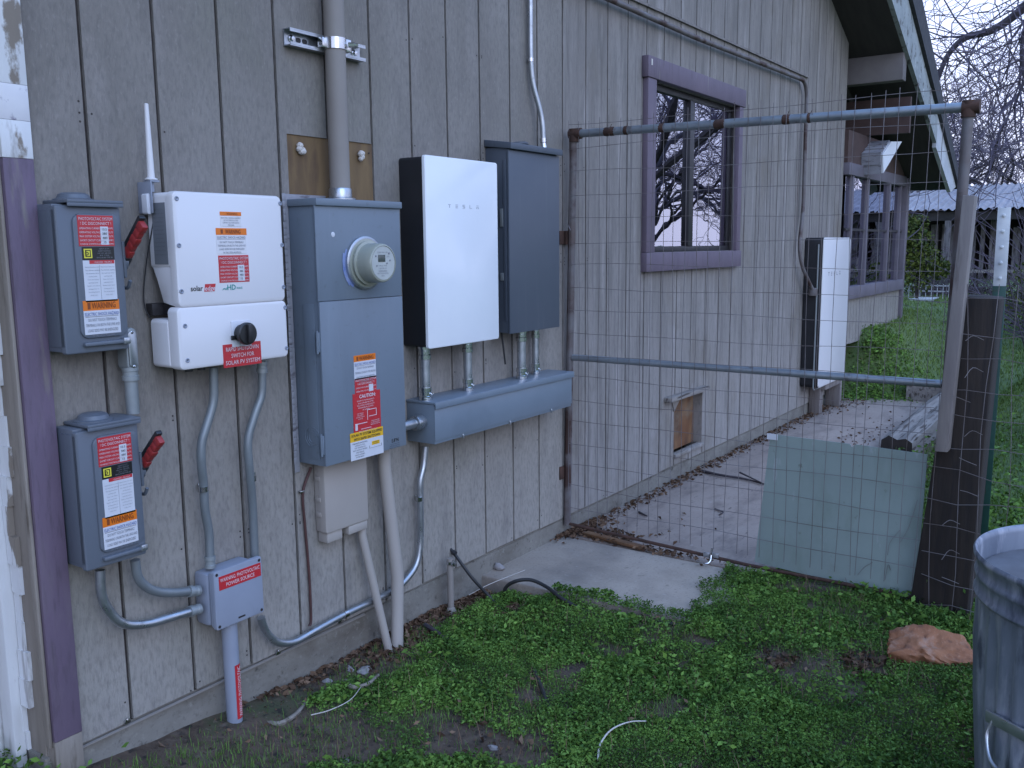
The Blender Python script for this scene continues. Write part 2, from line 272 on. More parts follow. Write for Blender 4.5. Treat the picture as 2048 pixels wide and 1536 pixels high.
def tag(o, label, cat=None, group=None, kind=None):
    if label: o['label'] = label
    if cat: o['category'] = cat
    if group: o['group'] = group
    if kind: o['kind'] = kind
    return o
def thing(name, loc, label, cat, group=None):
    o = bpy.data.objects.new(name, None); o.empty_display_size = .05; C.objects.link(o); o.location = loc
    return tag(o, label, cat, group)
def copy_tree(o, parent=None):
    c = o.copy(); C.objects.link(c); c.parent = parent
    for ch in [q for q in C.objects if q.parent == o]: copy_tree(ch, c)
    return c
def fillet(pts, r, n=6):                             # polyline with rounded corners
    P = [Vector(p) for p in pts]; out = [P[0]]
    for i in range(1, len(P)-1):
        a, b, c = P[i-1], P[i], P[i+1]; d1 = (a-b); d2 = (c-b); rr = min(r, d1.length*.48, d2.length*.48)
        p1 = b+d1.normalized()*rr; p2 = b+d2.normalized()*rr
        for k in range(n+1): t = k/n; out.append(p1*(1-t)**2+b*2*t*(1-t)+p2*t*t)
    return out+[P[-1]]
def smooth_path(pts, n=8):                           # Catmull-Rom
    P = [Vector(p) for p in pts]; P = [P[0]*2-P[1]]+P+[P[-1]*2-P[-2]]; o = []
    for i in range(1, len(P)-2):
        for k in range(n):
            t = k/n; a, b, c, d = P[i-1:i+3]
            o.append(.5*((2*b)+(c-a)*t+(2*a-5*b+4*c-d)*t*t+(3*b-a-3*c+d)*t**3))
    return o+[P[-2]]
_tc = {}
def text_mesh(s, bold=0.0):
    if (s, bold) not in _tc:
        cu = bpy.data.curves.new('t', 'FONT'); cu.body = s; cu.resolution_u = 2; cu.offset = bold
        o = bpy.data.objects.new('t', cu); C.objects.link(o); dg = bpy.context.evaluated_depsgraph_get()
        me = o.evaluated_get(dg).to_mesh(); vs = [v.co[:] for v in me.vertices]; fs = [tuple(p.vertices) for p in me.polygons]
        o.evaluated_get(dg).to_mesh_clear(); bpy.data.objects.remove(o); bpy.data.curves.remove(cu)
        _tc[(s, bold)] = (np.array(vs), fs)
    return _tc[(s, bold)]
def put_text(mb, s, o, u, v, h, wmax=None, align='c', shear=0.0, bold=0.0):
    """s centred at o, written along u, upright along v, capital height h"""
    vs, fs = text_mesh(s, bold)
    if not len(vs): return
    lo, hi = vs.min(0), vs.max(0); wd = hi[0]-lo[0]; sx = sy = h/.70
    if wmax and wd*sx > wmax: sx = wmax/wd
    cx = {'c': (lo[0]+hi[0])/2, 'l': lo[0], 'r': hi[0]}[align]
    o, u, v = Vector(o), Vector(u), Vector(v)
    mb.add([o+u*((p[0]-cx)*sx+shear*p[1]*sy)+v*((p[1]-.35)*sy) for p in vs], fs)
UX, UZ = Vector((1, 0, 0)), Vector((0, 0, 1))
def sticker(parent, px, d, bands, lines=(), name='label', r=.002, slabs=()):
    """px = (x0,y0,x1,y1) in the photo's measure, d = depth of the face it is stuck on; bands from top: (fraction, material)"""
    a, b = W(px[0], px[1], d), W(px[2], px[3], d); x0, z1, x1, z0 = a.x, a.z, b.x, b.z; w, h = x1-x0, z1-z0
    y = -d-.0008; mats = []; mb = MB(); zt = z1
    for fr, m in bands:
        if m not in mats: mats.append(m)
        mb.box((x0, -d+.0005, zt-h*fr), (x1, y, zt), 0, mats.index(m)); zt -= h*fr
    for i, (fx0, fz0, fx1, fz1, m) in enumerate(slabs):
        if m not in mats: mats.append(m)
        mb.box((x0+w*fx0, -d, z1-h*fz0), (x1-w*(1-fx1), y-.0004-.0002*i, z1-h*fz1), 0, mats.index(m))
    lab = build(mb, name, mats, parent, False)
    by = {}
    for ln in lines:
        s, fx, fz, fh, fw, m = ln[:6]; kw = ln[6] if len(ln) > 6 else {}
        t = by.setdefault(m, MB()); put_text(t, s, (x0+w*fx, y-.0012, z1-h*fz), UX, UZ, h*fh, w*fw, **kw)
    for m, t in by.items(): build(t, 'lettering', m, lab, False)
    return lab
def blank_lines(n, f0, f1, fh, fw, m, words, **k):
    return [(words[i % len(words)], .5, f0+(f1-f0)*i/max(1, n-1), fh, fw if not isinstance(fw, list) else fw[i], m, k) for i in range(n)]
DC_LINES = [('PHOTOVOLTAIC SYSTEM', .5, .11, .10, .94, 'print_white'), ('! DC DISCONNECT !', .5, .26, .095, .86, 'print_white'),
            ('OPERATING CURRENT            AMPS', .5, .42, .065, .94, 'print_white'), ('OPERATING VOLTAGE          VOLTS', .5, .55, .065, .94, 'print_white'),
            ('MAX SYSTEM VOLTAGE         VOLTS', .5, .68, .065, .94, 'print_white'), ('SHORT CIRCUIT CURRENT     AMPS', .5, .81, .065, .94, 'print_white'), ('CHARGE CONTROLLER MAX     AMPS', .5, .93, .055, .94, 'print_white')]
def dc_sticker(parent, px, d, vals=('10.5', '380', '480', '15')):
    ln = DC_LINES+[(v, .73, .45+.14*i, .08, .16, 'print_black') for i, v in enumerate(vals)]
    return sticker(parent, px, d, [(1, 'red_label')], ln, slabs=[(.62, .96, .84, .36, 'white_label')])
SHOCK = ['DO NOT TOUCH TERMINALS', 'TERMINALS ON BOTH THE LINE AND', 'LOAD SIDES MAY BE ENERGIZED', 'IN THE OPEN POSITION']
def shock_sticker(parent, px, d, top=.27):
    ln = [('WARNING', .56, top/2, top*.60, .66, 'print_brown', dict(bold=.012)), ('ELECTRIC SHOCK HAZARD', .5, top+.10, .095, .94, 'print_blue')]
    r = 1-top
    for i, s_ in enumerate(SHOCK): ln.append((s_, .5, top+.27+i*(.19 if r > .7 else .155), .085, [.78, .94, .84, .62][i], 'print_grey'))
    return sticker(parent, px, d, [(top, 'orange_label'), (1-top, 'white_label')], ln, slabs=[(.12, top*.85, .20, top*.2, 'print_brown'), (.04, top+.185, .96, top+.17, 'print_grey')])
# ------------------------------------------------------------------ ground shape
def vnoise(x, y, s, seed=0):
    r = np.random.default_rng(seed); g = r.random((64, 64)); x = np.asarray(x)*s+17.3; y = np.asarray(y)*s+23.9
    xi = np.floor(x).astype(int); yi = np.floor(y).astype(int); fx = x-xi; fy = y-yi; fx = fx*fx*(3-2*fx); fy = fy*fy*(3-2*fy)
    a = g[xi % 64, yi % 64]; b = g[(xi+1) % 64, yi % 64]; c = g[xi % 64, (yi+1) % 64]; d_ = g[(xi+1) % 64, (yi+1) % 64]
    return (a*(1-fx)+b*fx)*(1-fy)+(c*(1-fx)+d_*fx)*fy
def sstep(a, b, x): t = np.clip((x-a)/(b-a), 0, 1); return t*t*(3-2*t)
def ground_h(x, y):
    x = np.asarray(x, float); y = np.asarray(y, float)
    h = -.15+.085*sstep(.9, -.5, x)*sstep(-.5, .1, y)+.02*sstep(-.3, -1.4, y)
    onpath = sstep(-1.0, -.85, y)*sstep(.2, 0, -(-y))*0
    bank = .16*sstep(7.45, 8.0, x)+.23*sstep(7.8, 11.5, x)
    bank = np.maximum(bank, .62*sstep(6.95, 7.5, x)*sstep(-.85, -.05, y)*(y > -1))
    side = sstep(2.2, 9.0, x)*sstep(-1.02, -1.7, y)*.46
    h = h+np.maximum(bank, side)+.040*sstep(1.25, 1.58, x)*sstep(-.18, -.42, y)*sstep(2.6, 2.2, x)
    return h+.022*(vnoise(x, y, 3, 1)-.5)+.010*(vnoise(x, y, 11, 2)-.5)*sstep(30, 5, x)
# ------------------------------------------------------------------ the ground
def sheet(xs, ys, fn, matfn, name, mats):
    XX, YY = np.meshgrid(xs, ys, indexing='ij'); ZZ = fn(XX, YY); nx, ny = len(xs), len(ys)
    mb = MB(); mb.v = [tuple(p) for p in np.stack([XX, YY, ZZ], -1).reshape(-1, 3).tolist()]
    for i in range(nx-1):
        for j in range(ny-1):
            mb.f.append((i*ny+j, (i+1)*ny+j, (i+1)*ny+j+1, i*ny+j+1)); mb.mi.append(matfn((xs[i]+xs[i+1])/2, (ys[j]+ys[j+1])/2))
    return build(mb, name, mats)
gx = np.concatenate([[-150, -60, -20, -8, -4, -2], np.arange(-1, 3.2, .035), np.arange(3.2, 12, .12), [13, 14, 16, 19, 24, 32, 45, 70, 120, 300]])
gy = np.concatenate([[-200, -80, -40, -20, -12, -8, -6, -5, -4.4, -3.8, -3.4], np.arange(-3, .25, .04), [.5, 1, 2, 4, 8, 16, 40, 100, 250]])
gr = sheet(gx, gy, ground_h, lambda x, y: 1 if (x > 7.0 or (x > 3.0 and y < -1.2) or x < -3 or y < -4 or y > 3) else 0, 'ground', ['soil', 'far_grass'])
tag(gr, None, kind='structure')
mb = MB(); PADZ = -.088
def slab(mb, poly, z1, z0, bev=.008): mb.prism([(p[0], p[1], z0) for p in poly], (0, 0, z1-z0), bev)
slab(mb, [(1.60, .02), (1.615, -.4), (1.64, -.93), (1.66, -1.02), (2.235, -1.02), (2.235, .02)], PADZ, -.30)
pad = build(mb, 'concrete_pad', 'concrete'); tag(pad, None, kind='structure')
mb = MB(); slab(mb, [(2.262, .02), (2.262, -.95), (4.6, -.90), (7.5, -.82), (7.2, -.02), (6.72, -.02), (6.70, .02)], PADZ-.006, -.32)
tag(build(mb, 'path', 'path_concrete'), None, kind='structure')
# ------------------------------------------------------------------ the house
S = .2032; XL, XR = -.150, 6.70; SLOPE = -.436; OV = .42
def roof_z(x): return 3.073+SLOPE*(x-6.29)          # underside of the roof along the gable
RIDGE = 3.25
def top_z(x): return roof_z(x) if x > RIDGE else roof_z(2*RIDGE-x)
house = thing('siding_house', (0, 0, 0), 'weathered taupe house with vertical grooved wood siding and purple trim', 'house')
WIN = (3.10, 4.27, 1.225, 2.10); PET = (3.455, 3.86, .065, .40); PATCH = (.643, 1.018, 1.30, 1.608)
holes = [WIN, PET, PATCH]
def wall_panels(mb_b, mb_g, x0, x1, z0, topf, y, holes, grooves, gw=.0105, dep=.009, mi=0):
    xs = {x0, x1}
    for g in grooves: xs |= {g-gw/2, g+gw/2}
    for h in holes: xs |= {h[0], h[1]}
    xs = sorted(q for q in xs if x0 <= q <= x1)
    for a, b in zip(xs[:-1], xs[1:]):
        m = (a+b)/2; isg = any(abs(m-g) < gw/2 for g in grooves); segs = [(z0, topf(m)+.04)]
        for h in holes:
            if h[0] < m < h[1]:
                o = []
                for s0, s1 in segs:
                    if h[2] > s0: o.append((s0, min(h[2], s1)))
                    if h[3] < s1: o.append((max(h[3], s0), s1))
                segs = o
        for s0, s1 in segs:
            j = random.uniform(-.002, .003) if s0 == z0 else 0
            if isg: mb_g.box((a, y+dep, s0+.002), (b, y+.02, s1))
            else: mb_b.box((a, y, s0+j), (b, y+.02, s1))
gro = [g*S for g in range(0, 33)]
b1, g1 = MB(), MB()
wall_panels(b1, g1, XL, 2.235, 0, top_z, 0, holes, gro)
# nail heads and small blemishes in the boards
for i in range(120):
    g = random.choice(gro[:14])+random.choice((-.016, .016)); z = random.choice((.03, .4, .8, 1.2, 1.6, 2.0, 2.4))+random.uniform(-.03, .03)
    b1.lathe((g, -.0006, z), (0, 1, 0), [(.0028, 0), (.0028, .002)], 7, 1)
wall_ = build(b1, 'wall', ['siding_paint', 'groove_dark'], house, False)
b2 = MB(); narrow = gro
wall_panels(b2, g1, 2.235, XR, 0, top_z, 0, holes, narrow)
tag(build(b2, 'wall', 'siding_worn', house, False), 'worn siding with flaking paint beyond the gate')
build(g1, 'siding_groove', 'groove_dark', house, False)
# carcass behind the siding: left gable return, right end, back
mb = MB()
def backing(mb, x0, x1, z0, z1): mb.box((x0, .0205, z0), (x1, .12, z1))
backing(mb, -.22, WIN[0]-.02, 0, 2.9); backing(mb, WIN[1]+.02, XR-.005, 0, 2.9); backing(mb, WIN[0]-.02, WIN[1]+.02, .5, WIN[2]-.02); backing(mb, WIN[0]-.02, WIN[1]+.02, WIN[3]+.02, 2.9)
backing(mb, WIN[0]-.02, PET[0]-.01, 0, .5); backing(mb, PET[1]+.01, WIN[1]+.02, 0, .5)
mb.box((XR-.1, .121, 0), (XR-.002, 7, 2.95)); mb.box((-.2, .9, 0), (-.12, 7, 2.9)); mb.box((-.2, 6.9, 0), (XR, 7, 2.9))
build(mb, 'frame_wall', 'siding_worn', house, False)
# end of the long wall that faces the porch
mb = MB(); mb.box((XR, .0, 0), (XR+.02, .125, top_z(XR)+.02)); build(mb, 'end_trim', 'siding_worn', house)
# foundation with a rough drip edge
mb = MB(); n = 60; pts = []
for i in range(n):
    a, b = -.235+(XR+.23)*i/n, -.235+(XR+.23)*(i+1)/n; ya = .012+random.uniform(-.003, .003)
    mb.box((a, .010, -.5), (b+.0005, .2, -.004))
mb.box((-.24, .006, -.5), (XR+.01, .0095, -.012)); 
build(mb, 'foundation', 'foundation_concrete', house, False)
mb = MB(); mb.prism([(-.15, .002, -.0075), (.9, .002, -.0075), (.9, -.006, -.010), (-.15, -.004, -.0085)], (0, 0, -.004)); build(mb, 'flashing', 'beige_paint', house, False)
# left corner: purple board, bare strip and peeling white jamb round the corner
mb = MB(); mb.box((-.222, -.022, .045), (XL-.0005, .02, 1.475), .002); ct = build(mb, 'corner_trim', 'corner_paint', house)
tag(ct, 'purple painted corner board with bare worn foot')
mb = MB(); mb.box((-.2225, -.0215, -.06), (XL-.0015, .019, .0445), .002); build(mb, 'corner_trim', 'bare_wood', house)
mb = MB(); mb.box((-.2222, -.022, 1.4755), (XL-.0005, .02, 1.56), .001); mb.box((-.2222, -.022, 1.641), (XL-.0005, .02, 3.0), .001); tag(build(mb, 'corner_trim', 'peeling_white', house), 'upper corner board smeared with white paint')
mb = MB(); mb.box((-.2222, -.022, 1.5605), (XL-.0005, .02, 1.6405), .001); tag(build(mb, 'corner_trim', 'overspray_white', house), 'purple patch showing through white overspray')
mb = MB(); mb.box((-.225, .0205, -.05), (-.205, .10, 3.0), .002); mb.box((-.232, -.012, .03), (-.2228, .008, 1.46), .003); build(mb, 'jamb_strip', 'bare_wood', house)
mb = MB(); prev = None
for i in range(40):                                   # ragged white paint edge on the side face
    z = -.03+i*.075; mb.box((-.235-.004*math.sin(i), .062+.012*math.sin(i*1.7)+(.03 if z < .1 else 0), z), (-.2255, .098, z+.0745), 0)
mb.box((-.262, .1005, -.05), (-.205, .16, 3.0), .004); mb.box((-.246, .1605, -.1), (-.205, .9, 3.0), .003); mb.box((-.268, .17, -.1), (-.2465, .22, 3), .004)
build(mb, 'side_casing', 'peeling_white', house)
mb = MB(); mb.box((-.26, .02, -.5), (-.2355, 7, -.045)); build(mb, 'foundation', 'foundation_concrete', house)
# exposed plywood patch with blobs of foam
mb = MB(); mb.box((PATCH[0], .004, PATCH[2]), (PATCH[1], .0185, PATCH[3])); pl = build(mb, 'plywood_patch', 'plywood', house, False)
for q in ((600, 298), (722, 312)):
    c = W(*q, 0); mb = MB()
    for k in range(7):
        o = Vector((random.uniform(-.008, .008), -.006, random.uniform(-.010, .010))); rr = random.uniform(.006, .011)
        mb.lathe(c+o+Vector((0, -rr, 0)), (0, 1, 0), [(0, 0), (rr*.7, rr*.3), (rr, rr), (rr*.7, rr*1.8)], 8)
    build(mb, 'foam_blob', 'foam', pl)
# pet door
mb = MB(); mb.box((PET[0]-.005, .055, PET[2]), (PET[1]+.005, .065, PET[3]+.02)); pd = build(mb, 'pet_door', 'pet_board', house)
mb = MB(); mb.box((PET[1]-.012, -.002, PET[2]), (PET[1]+.001, .054, PET[3])); mb.box((PET[0]-.005, .0205, PET[2]-.02), (PET[0]+.001, .054, PET[3]+.02)); mb.box((PET[0], -.012, PET[2]-.022), (PET[1]+.004, .0295, PET[2]-.001), .002); build(mb, 'jamb', 'siding_worn', pd)
mb = MB(); p0, p1 = W(1334, 797, .02), W(1412, 772, .02)
mb.obox((p0+p1)/2+Vector((0, 0, -.010)), ((p1-p0), (0, 1, 0), (p1-p0).cross(Vector((0, 1, 0)))), ((p1-p0).length/2, .028, .013), .005)
mb.prism([p0+Vector((.10, .012, -.03)), p0+Vector((.22, .012, -.02)), p0+Vector((.125, .012, -.095))], (0, .010, 0))
build(mb, 'lintel_board', 'tie_wood', pd)
# window
def window(parent, x0, x1, z0, z1, y, trim, tw=.115):
    w = MB(); w.box((x0, y+.02, z0), (x1, y+.05, z0+.03), .002); w.box((x0, y+.02, z1-.035), (x1, y+.05, z1), .002); w.box((x0, y+.0205, z0+.0305), (x0+.03, y+.0495, z1-.0355), .002); w.box((x1-.045, y+.0205, z0+.0305), (x1, y+.0495, z1-.0355), .002)
    fr = build(w, 'window', 'window_black', parent)
    return fr
wf = window(house, *WIN, 0, None)
mb = MB(); xm = 3.66; mb.box((xm-.03, .012, WIN[2]+.031), (xm+.03, .05, WIN[3]-.036), .003); build(mb, 'meeting_stile', 'window_black', wf)
mb = MB(); mb.box((WIN[0]+.031, .036, WIN[2]+.031), (xm-.031, .0395, WIN[3]-.036)); build(mb, 'pane', 'pane_glass', wf, False)
mb = MB(); mb.box((xm+.031, .026, WIN[2]+.031), (WIN[1]-.046, .0295, WIN[3]-.036)); build(mb, 'pane', 'pane_glass', wf, False)
mb = MB(); mb.box((WIN[0], .051, WIN[2]-.019), (WIN[1], .13, WIN[2])); mb.box((WIN[0], .051, WIN[3]), (WIN[1], .13, WIN[3]+.019)); mb.box((WIN[0]-.019, .051, WIN[2]), (WIN[0], .13, WIN[3])); mb.box((WIN[1], .051, WIN[2]), (WIN[1]+.019, .13, WIN[3])); build(mb, 'reveal', 'room_wall', wf, False)
TW = .105
for nm, a, b in (('casing', (WIN[0]-TW, -.038, WIN[3]+.001), (WIN[1]+TW-.03, -.0005, WIN[3]+TW)), ('casing', (WIN[0]-TW+.01, -.036, WIN[2]-TW+.005), (WIN[1]+TW-.035, -.0005, WIN[2]-.001)),
                 ('casing', (WIN[0]-TW+.014, -.032, WIN[2]), (WIN[0]+.006, -.0005, WIN[3])), ('casing', (WIN[1]-.006, -.032, WIN[2]), (WIN[1]+TW-.05, -.0005, WIN[3]))):
    mb = MB(); mb.box(a, b, .003); build(mb, nm, 'purple_paint', wf)
mb = MB(); mb.box((WIN[0]-TW+.03, -.0395, WIN[3]+.06), (WIN[0]-TW+.045, -.0385, WIN[3]+.09)); build(mb, 'bare_chip', 'foam', wf, False)
# the room behind the window
mb = MB(); mb.box((2.2, 3.2, 0), (5.6, 3.25, 2.6)); mb.box((2.2, .3, 2.55), (5.6, 3.2, 2.6)); mb.box((2.2, .3, 0), (5.6, 3.2, .05)); mb.box((2.15, .13, 0), (2.2, 3.2, 2.6)); mb.box((5.6, .13, 0), (5.65, 3.2, 2.6)); build(mb, 'room', 'room_wall', house, False)
def small(name, label, cat, m, boxes, bev=.004, group=None):
    mb = MB()
    for a, b in boxes: mb.box(a, b, bev)
    return tag(build(mb, name, m), label, cat, group)
small('cardboard_box', 'tan cardboard box standing just inside the left window pane', 'box', 'card_box', [((3.2, .25, 1.06), (3.62, .55, 1.38)), ((3.2, .24, 1.381), (3.4, .55, 1.385))])
small('window_desk', 'pale desk standing inside under the window', 'desk', 'sheet_white', [((2.9, .2, .98), (4.6, .9, 1.05)), ((2.95, .25, .051), (3.0, .3, .979)), ((4.5, .25, .051), (4.55, .3, .979)), ((2.95, .8, .051), (3.0, .85, .979)), ((4.5, .8, .051), (4.55, .85, .979))])
small('hung_sheet', 'white sheet hanging behind the right window pane', 'sheet', 'sheet_white', [((4.0+.02*i, .36+.012*(i % 2), 1.07), (4.019+.02*i, .372+.012*(i % 2), 2.05)) for i in range(14)], 0)
small('blue_cloth', 'dark blue cloth heaped on the desk inside the window', 'cloth', 'blue_cloth', [((3.66, .5, 1.051), (4.0, .8, 1.5)), ((3.72, .52, 1.5), (3.93, .75, 1.66))], .05)
# roof: underside, peeling rake board, shingles, ridge symmetrical
YB = 7.0; EX = 9.14
def P3(x, z, y): return Vector((x, y, z))
mb = MB()
for e in (EX, 2*RIDGE-EX):
    s_ = 1 if e > RIDGE else -1
    mb.prism([P3(RIDGE, top_z(RIDGE), -OV+.035), P3(e-.1*s_, top_z(EX-.1), -OV+.035), P3(e-.1*s_, top_z(EX-.1)+.03, -OV+.035), P3(RIDGE, top_z(RIDGE)+.03, -OV+.035)], (0, YB+.5, 0))
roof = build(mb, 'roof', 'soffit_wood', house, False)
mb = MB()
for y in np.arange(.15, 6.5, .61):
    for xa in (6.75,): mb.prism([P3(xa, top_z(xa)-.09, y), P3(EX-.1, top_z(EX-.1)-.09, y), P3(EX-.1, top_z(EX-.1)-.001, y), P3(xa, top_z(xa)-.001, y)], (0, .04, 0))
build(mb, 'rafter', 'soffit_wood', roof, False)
A0, A1 = W(1784, 0, OV), W(1900, 372, OV); B0, B1 = W(1817, 0, OV), W(1911, 372, OV); D0, D1 = W(1836, 0, OV), W(1915, 366, OV)
def ext(a, b, x): t = (x-a.x)/(b.x-a.x); return a+(b-a)*t
a0, b0 = ext(A0, A1, RIDGE), ext(B0, B1, RIDGE); d0 = ext(D0, D1, RIDGE)
mb = MB(); am = ext(A0, A1, 8.3)+Vector((0, 0, 0)); bm_ = ext(B0, B1, 8.3)
mb.prism([a0, am, bm_, b0], (0, .035, 0)); fascia = build(mb, 'rake_board', 'fascia_paint', roof, False)
mb = MB(); dn = Vector((0, 0, -.045)); mb.prism([am+dn+Vector((.002, 0, 0)), A1+Vector((.05, 0, -.06)), B1+Vector((.06, 0, 0)), bm_+Vector((.002, 0, 0))], (0, .036, 0)); tag(build(mb, 'rake_board', 'fascia_white', roof, False), 'newer white lower end of the rake board')
mb = MB(); off = Vector((0, -.03, 0)); mb.prism([b0+off, B1+off+Vector((.08, 0, -.03)), D1+off+Vector((.1, 0, -.03)), d0+off], (0, YB+.6, 0)); build(mb, 'shingles', 'roof_shingle', roof, False)
mb = MB(); k = lambda p: Vector((2*RIDGE-p.x, p.y, p.z)); mb.prism([k(b0)+off, k(B1)+off, k(D1)+off, k(d0)+off], (0, YB+.6, 0)); mb.prism([k(a0), k(A1), k(B1), k(b0)], (0, .035, 0)); build(mb, 'shingles', 'roof_shingle', roof, False)
mb = MB(); mb.box((6.91, -OV+.03, 2.585), (7.03, 1.5, 2.80), .004); build(mb, 'lookout_beam', 'beam_paint', roof)
mb = MB(); mb.box((7.30, -.38, 2.20), (7.35, .6, 2.50)); build(mb, 'header', 'header_wood', roof)
# z strip and cable line on the long wall
# porch with its band of windows, a step back from the long wall
WY = -.03; porch = house
pc = lambda x, y: W(x, y, -WY)
z_st, z_sb, z_wb, z_wt = pc(1750, 578).z, pc(1750, 588).z, pc(1750, 570).z, pc(1750, 361).z
px1 = pc(1806, 500).x; px0 = 6.722
wb_, wg_ = MB(), MB(); gs = [px0+.1016*i for i in range(1, 30)]
wall_panels(wb_, wg_, px0, px1-.09, .38, lambda x: z_sb-.04, WY, [], gs, .007)
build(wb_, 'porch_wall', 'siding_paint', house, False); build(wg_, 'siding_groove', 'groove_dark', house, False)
mb = MB(); mb.box((px0, WY-.035, z_sb+.001), (px1-.09, WY+.05, z_wb+.02), .004); mb.box((px0, WY-.02, z_wt), (px1-.09, WY+.05, z_wt+.10), .004)
mb.box((px1-.089, WY-.03, .3), (px1, WY+.06, top_z(px1)+.02), .004); mb.box((px1+.001, WY+.02, .25), (px1+.04, WY+2.5, top_z(px1)), .004); 
pf = build(mb, 'porch_frame', 'porch_trim', house)
mb = MB(); mb.box((px0, WY-.001, z_wt+.1005), (px1-.10, WY+.05, top_z(8.3)), 0); build(mb, 'header_panel', 'header_wood', house, False)
for x in (1702, 1733, 1776, 1798):
    c = pc(x, 450).x; mb = MB(); mb.box((c-.024, WY-.008, z_wb+.021), (c+.024, WY+.04, z_wt-.001), .003); build(mb, 'mullion', 'porch_trim', pf)
mb = MB(); mb.box((px0+.05, WY+.022, z_wb), (px1-.1, WY+.025, z_wt+.001)); build(mb, 'porch_pane', 'porch_glass', pf, False)
mb = MB(); mb.box((px0, WY+1.9, 0.2), (px1, WY+1.95, 1.9)); build(mb, 'porch_inner_wall', 'header_wood', house)
mb = MB(); zz = pc(1750, 463).z; mb.box((px0+.05, WY+.005, zz), (px1-.09, WY+.03, zz+.02)); build(mb, 'mid_rail', 'window_black', pf)
# little shingled hood over the porch windows
HY = .21; hp = [W(1767, 346, HY), W(1766, 309, HY), W(1783, 283, HY), W(1804, 283, HY)]
hood = MB(); hood.prism([p+Vector((0, .0, 0)) for p in hp], (0, .016, 0)); 
hd = thing('window_hood', (7.2, WY, 1.9), 'small shingled hood with a white end board on the porch wall', 'hood')
build(hood, 'end_board', 'hood_white', hd, False)
mb = MB(); a, b, c, d_ = [p+Vector((0, .0165, 0)) for p in hp]
mb.prism([a+Vector((.01, 0, 0)), b+Vector((.01, 0, 0)), c+Vector((.01, 0, -.003)), d_+Vector((-.02, 0, -.003))], (0, WY+HY-.03, 0)); build(mb, 'body', 'hood_white', hd, False)
mb = MB(); q = [a, a+(b-a)*.5, b, b+(c-b)*.33, b+(c-b)*.66, c]
for i in range(5):
    u_, v_ = q[i], q[i+1]; nrm = Vector((-(v_.z-u_.z), 0, (v_.x-u_.x))).normalized()
    mb.prism([u_+nrm*.022, v_+nrm*.010+(v_-u_)*.08, v_+(v_-u_)*.08, u_], (0, WY+HY-.02, 0))
build(mb, 'shingle_courses', 'hood_shingle', hd, False)
# ================================================================== equipment on the wall
def screw(mb, x, z, y, r=.006, mi=0): mb.lathe((x, y+.002, z), (0, -1, 0), [(r, 0), (r, .003), (r*.7, .004), (r*.4, .002)], 10, mi)
def coupling(mb, p, ax, r, ln, mi=0, bands=True):     # set-screw coupling / locknut around a conduit
    ax = Vector(ax).normalized(); p = Vector(p)
    prof = [(r*.98, 0), (r*1.18, .001), (r*1.18, ln*.30), (r*1.08, ln*.34), (r*1.08, ln*.62), (r*1.22, ln*.66), (r*1.22, ln), (r*.98, ln)] if bands else [(r, 0), (r*1.2, .001), (r*1.2, ln), (r, ln)]
    mb.lathe(p, ax, prof, 20, mi)
def strap(mb, p, ax, r, mi=0, side=1):                # one-hole strap: band round the tube with a screwed ear on the wall
    p = Vector(p); ax = Vector(ax).normalized(); lat = ax.cross(Vector((0, 1, 0))).normalized()*side
    mb.lathe(p-ax*.008, ax, [(r*1.02, 0), (r*1.16, .001), (r*1.16, .016), (r*1.02, .017)], 18, mi)
    c = p+lat*(r+.012); mb.obox((c.x, -.0035, c.z), (lat, (0, 1, 0), ax), (.015, .0025, .008), .001, mi)
    mb.lathe((c.x+lat.x*.004, -.006, c.z+lat.z*.004), (0, -1, 0), [(.005, 0), (.005, .004), (0, .005)], 8, mi)
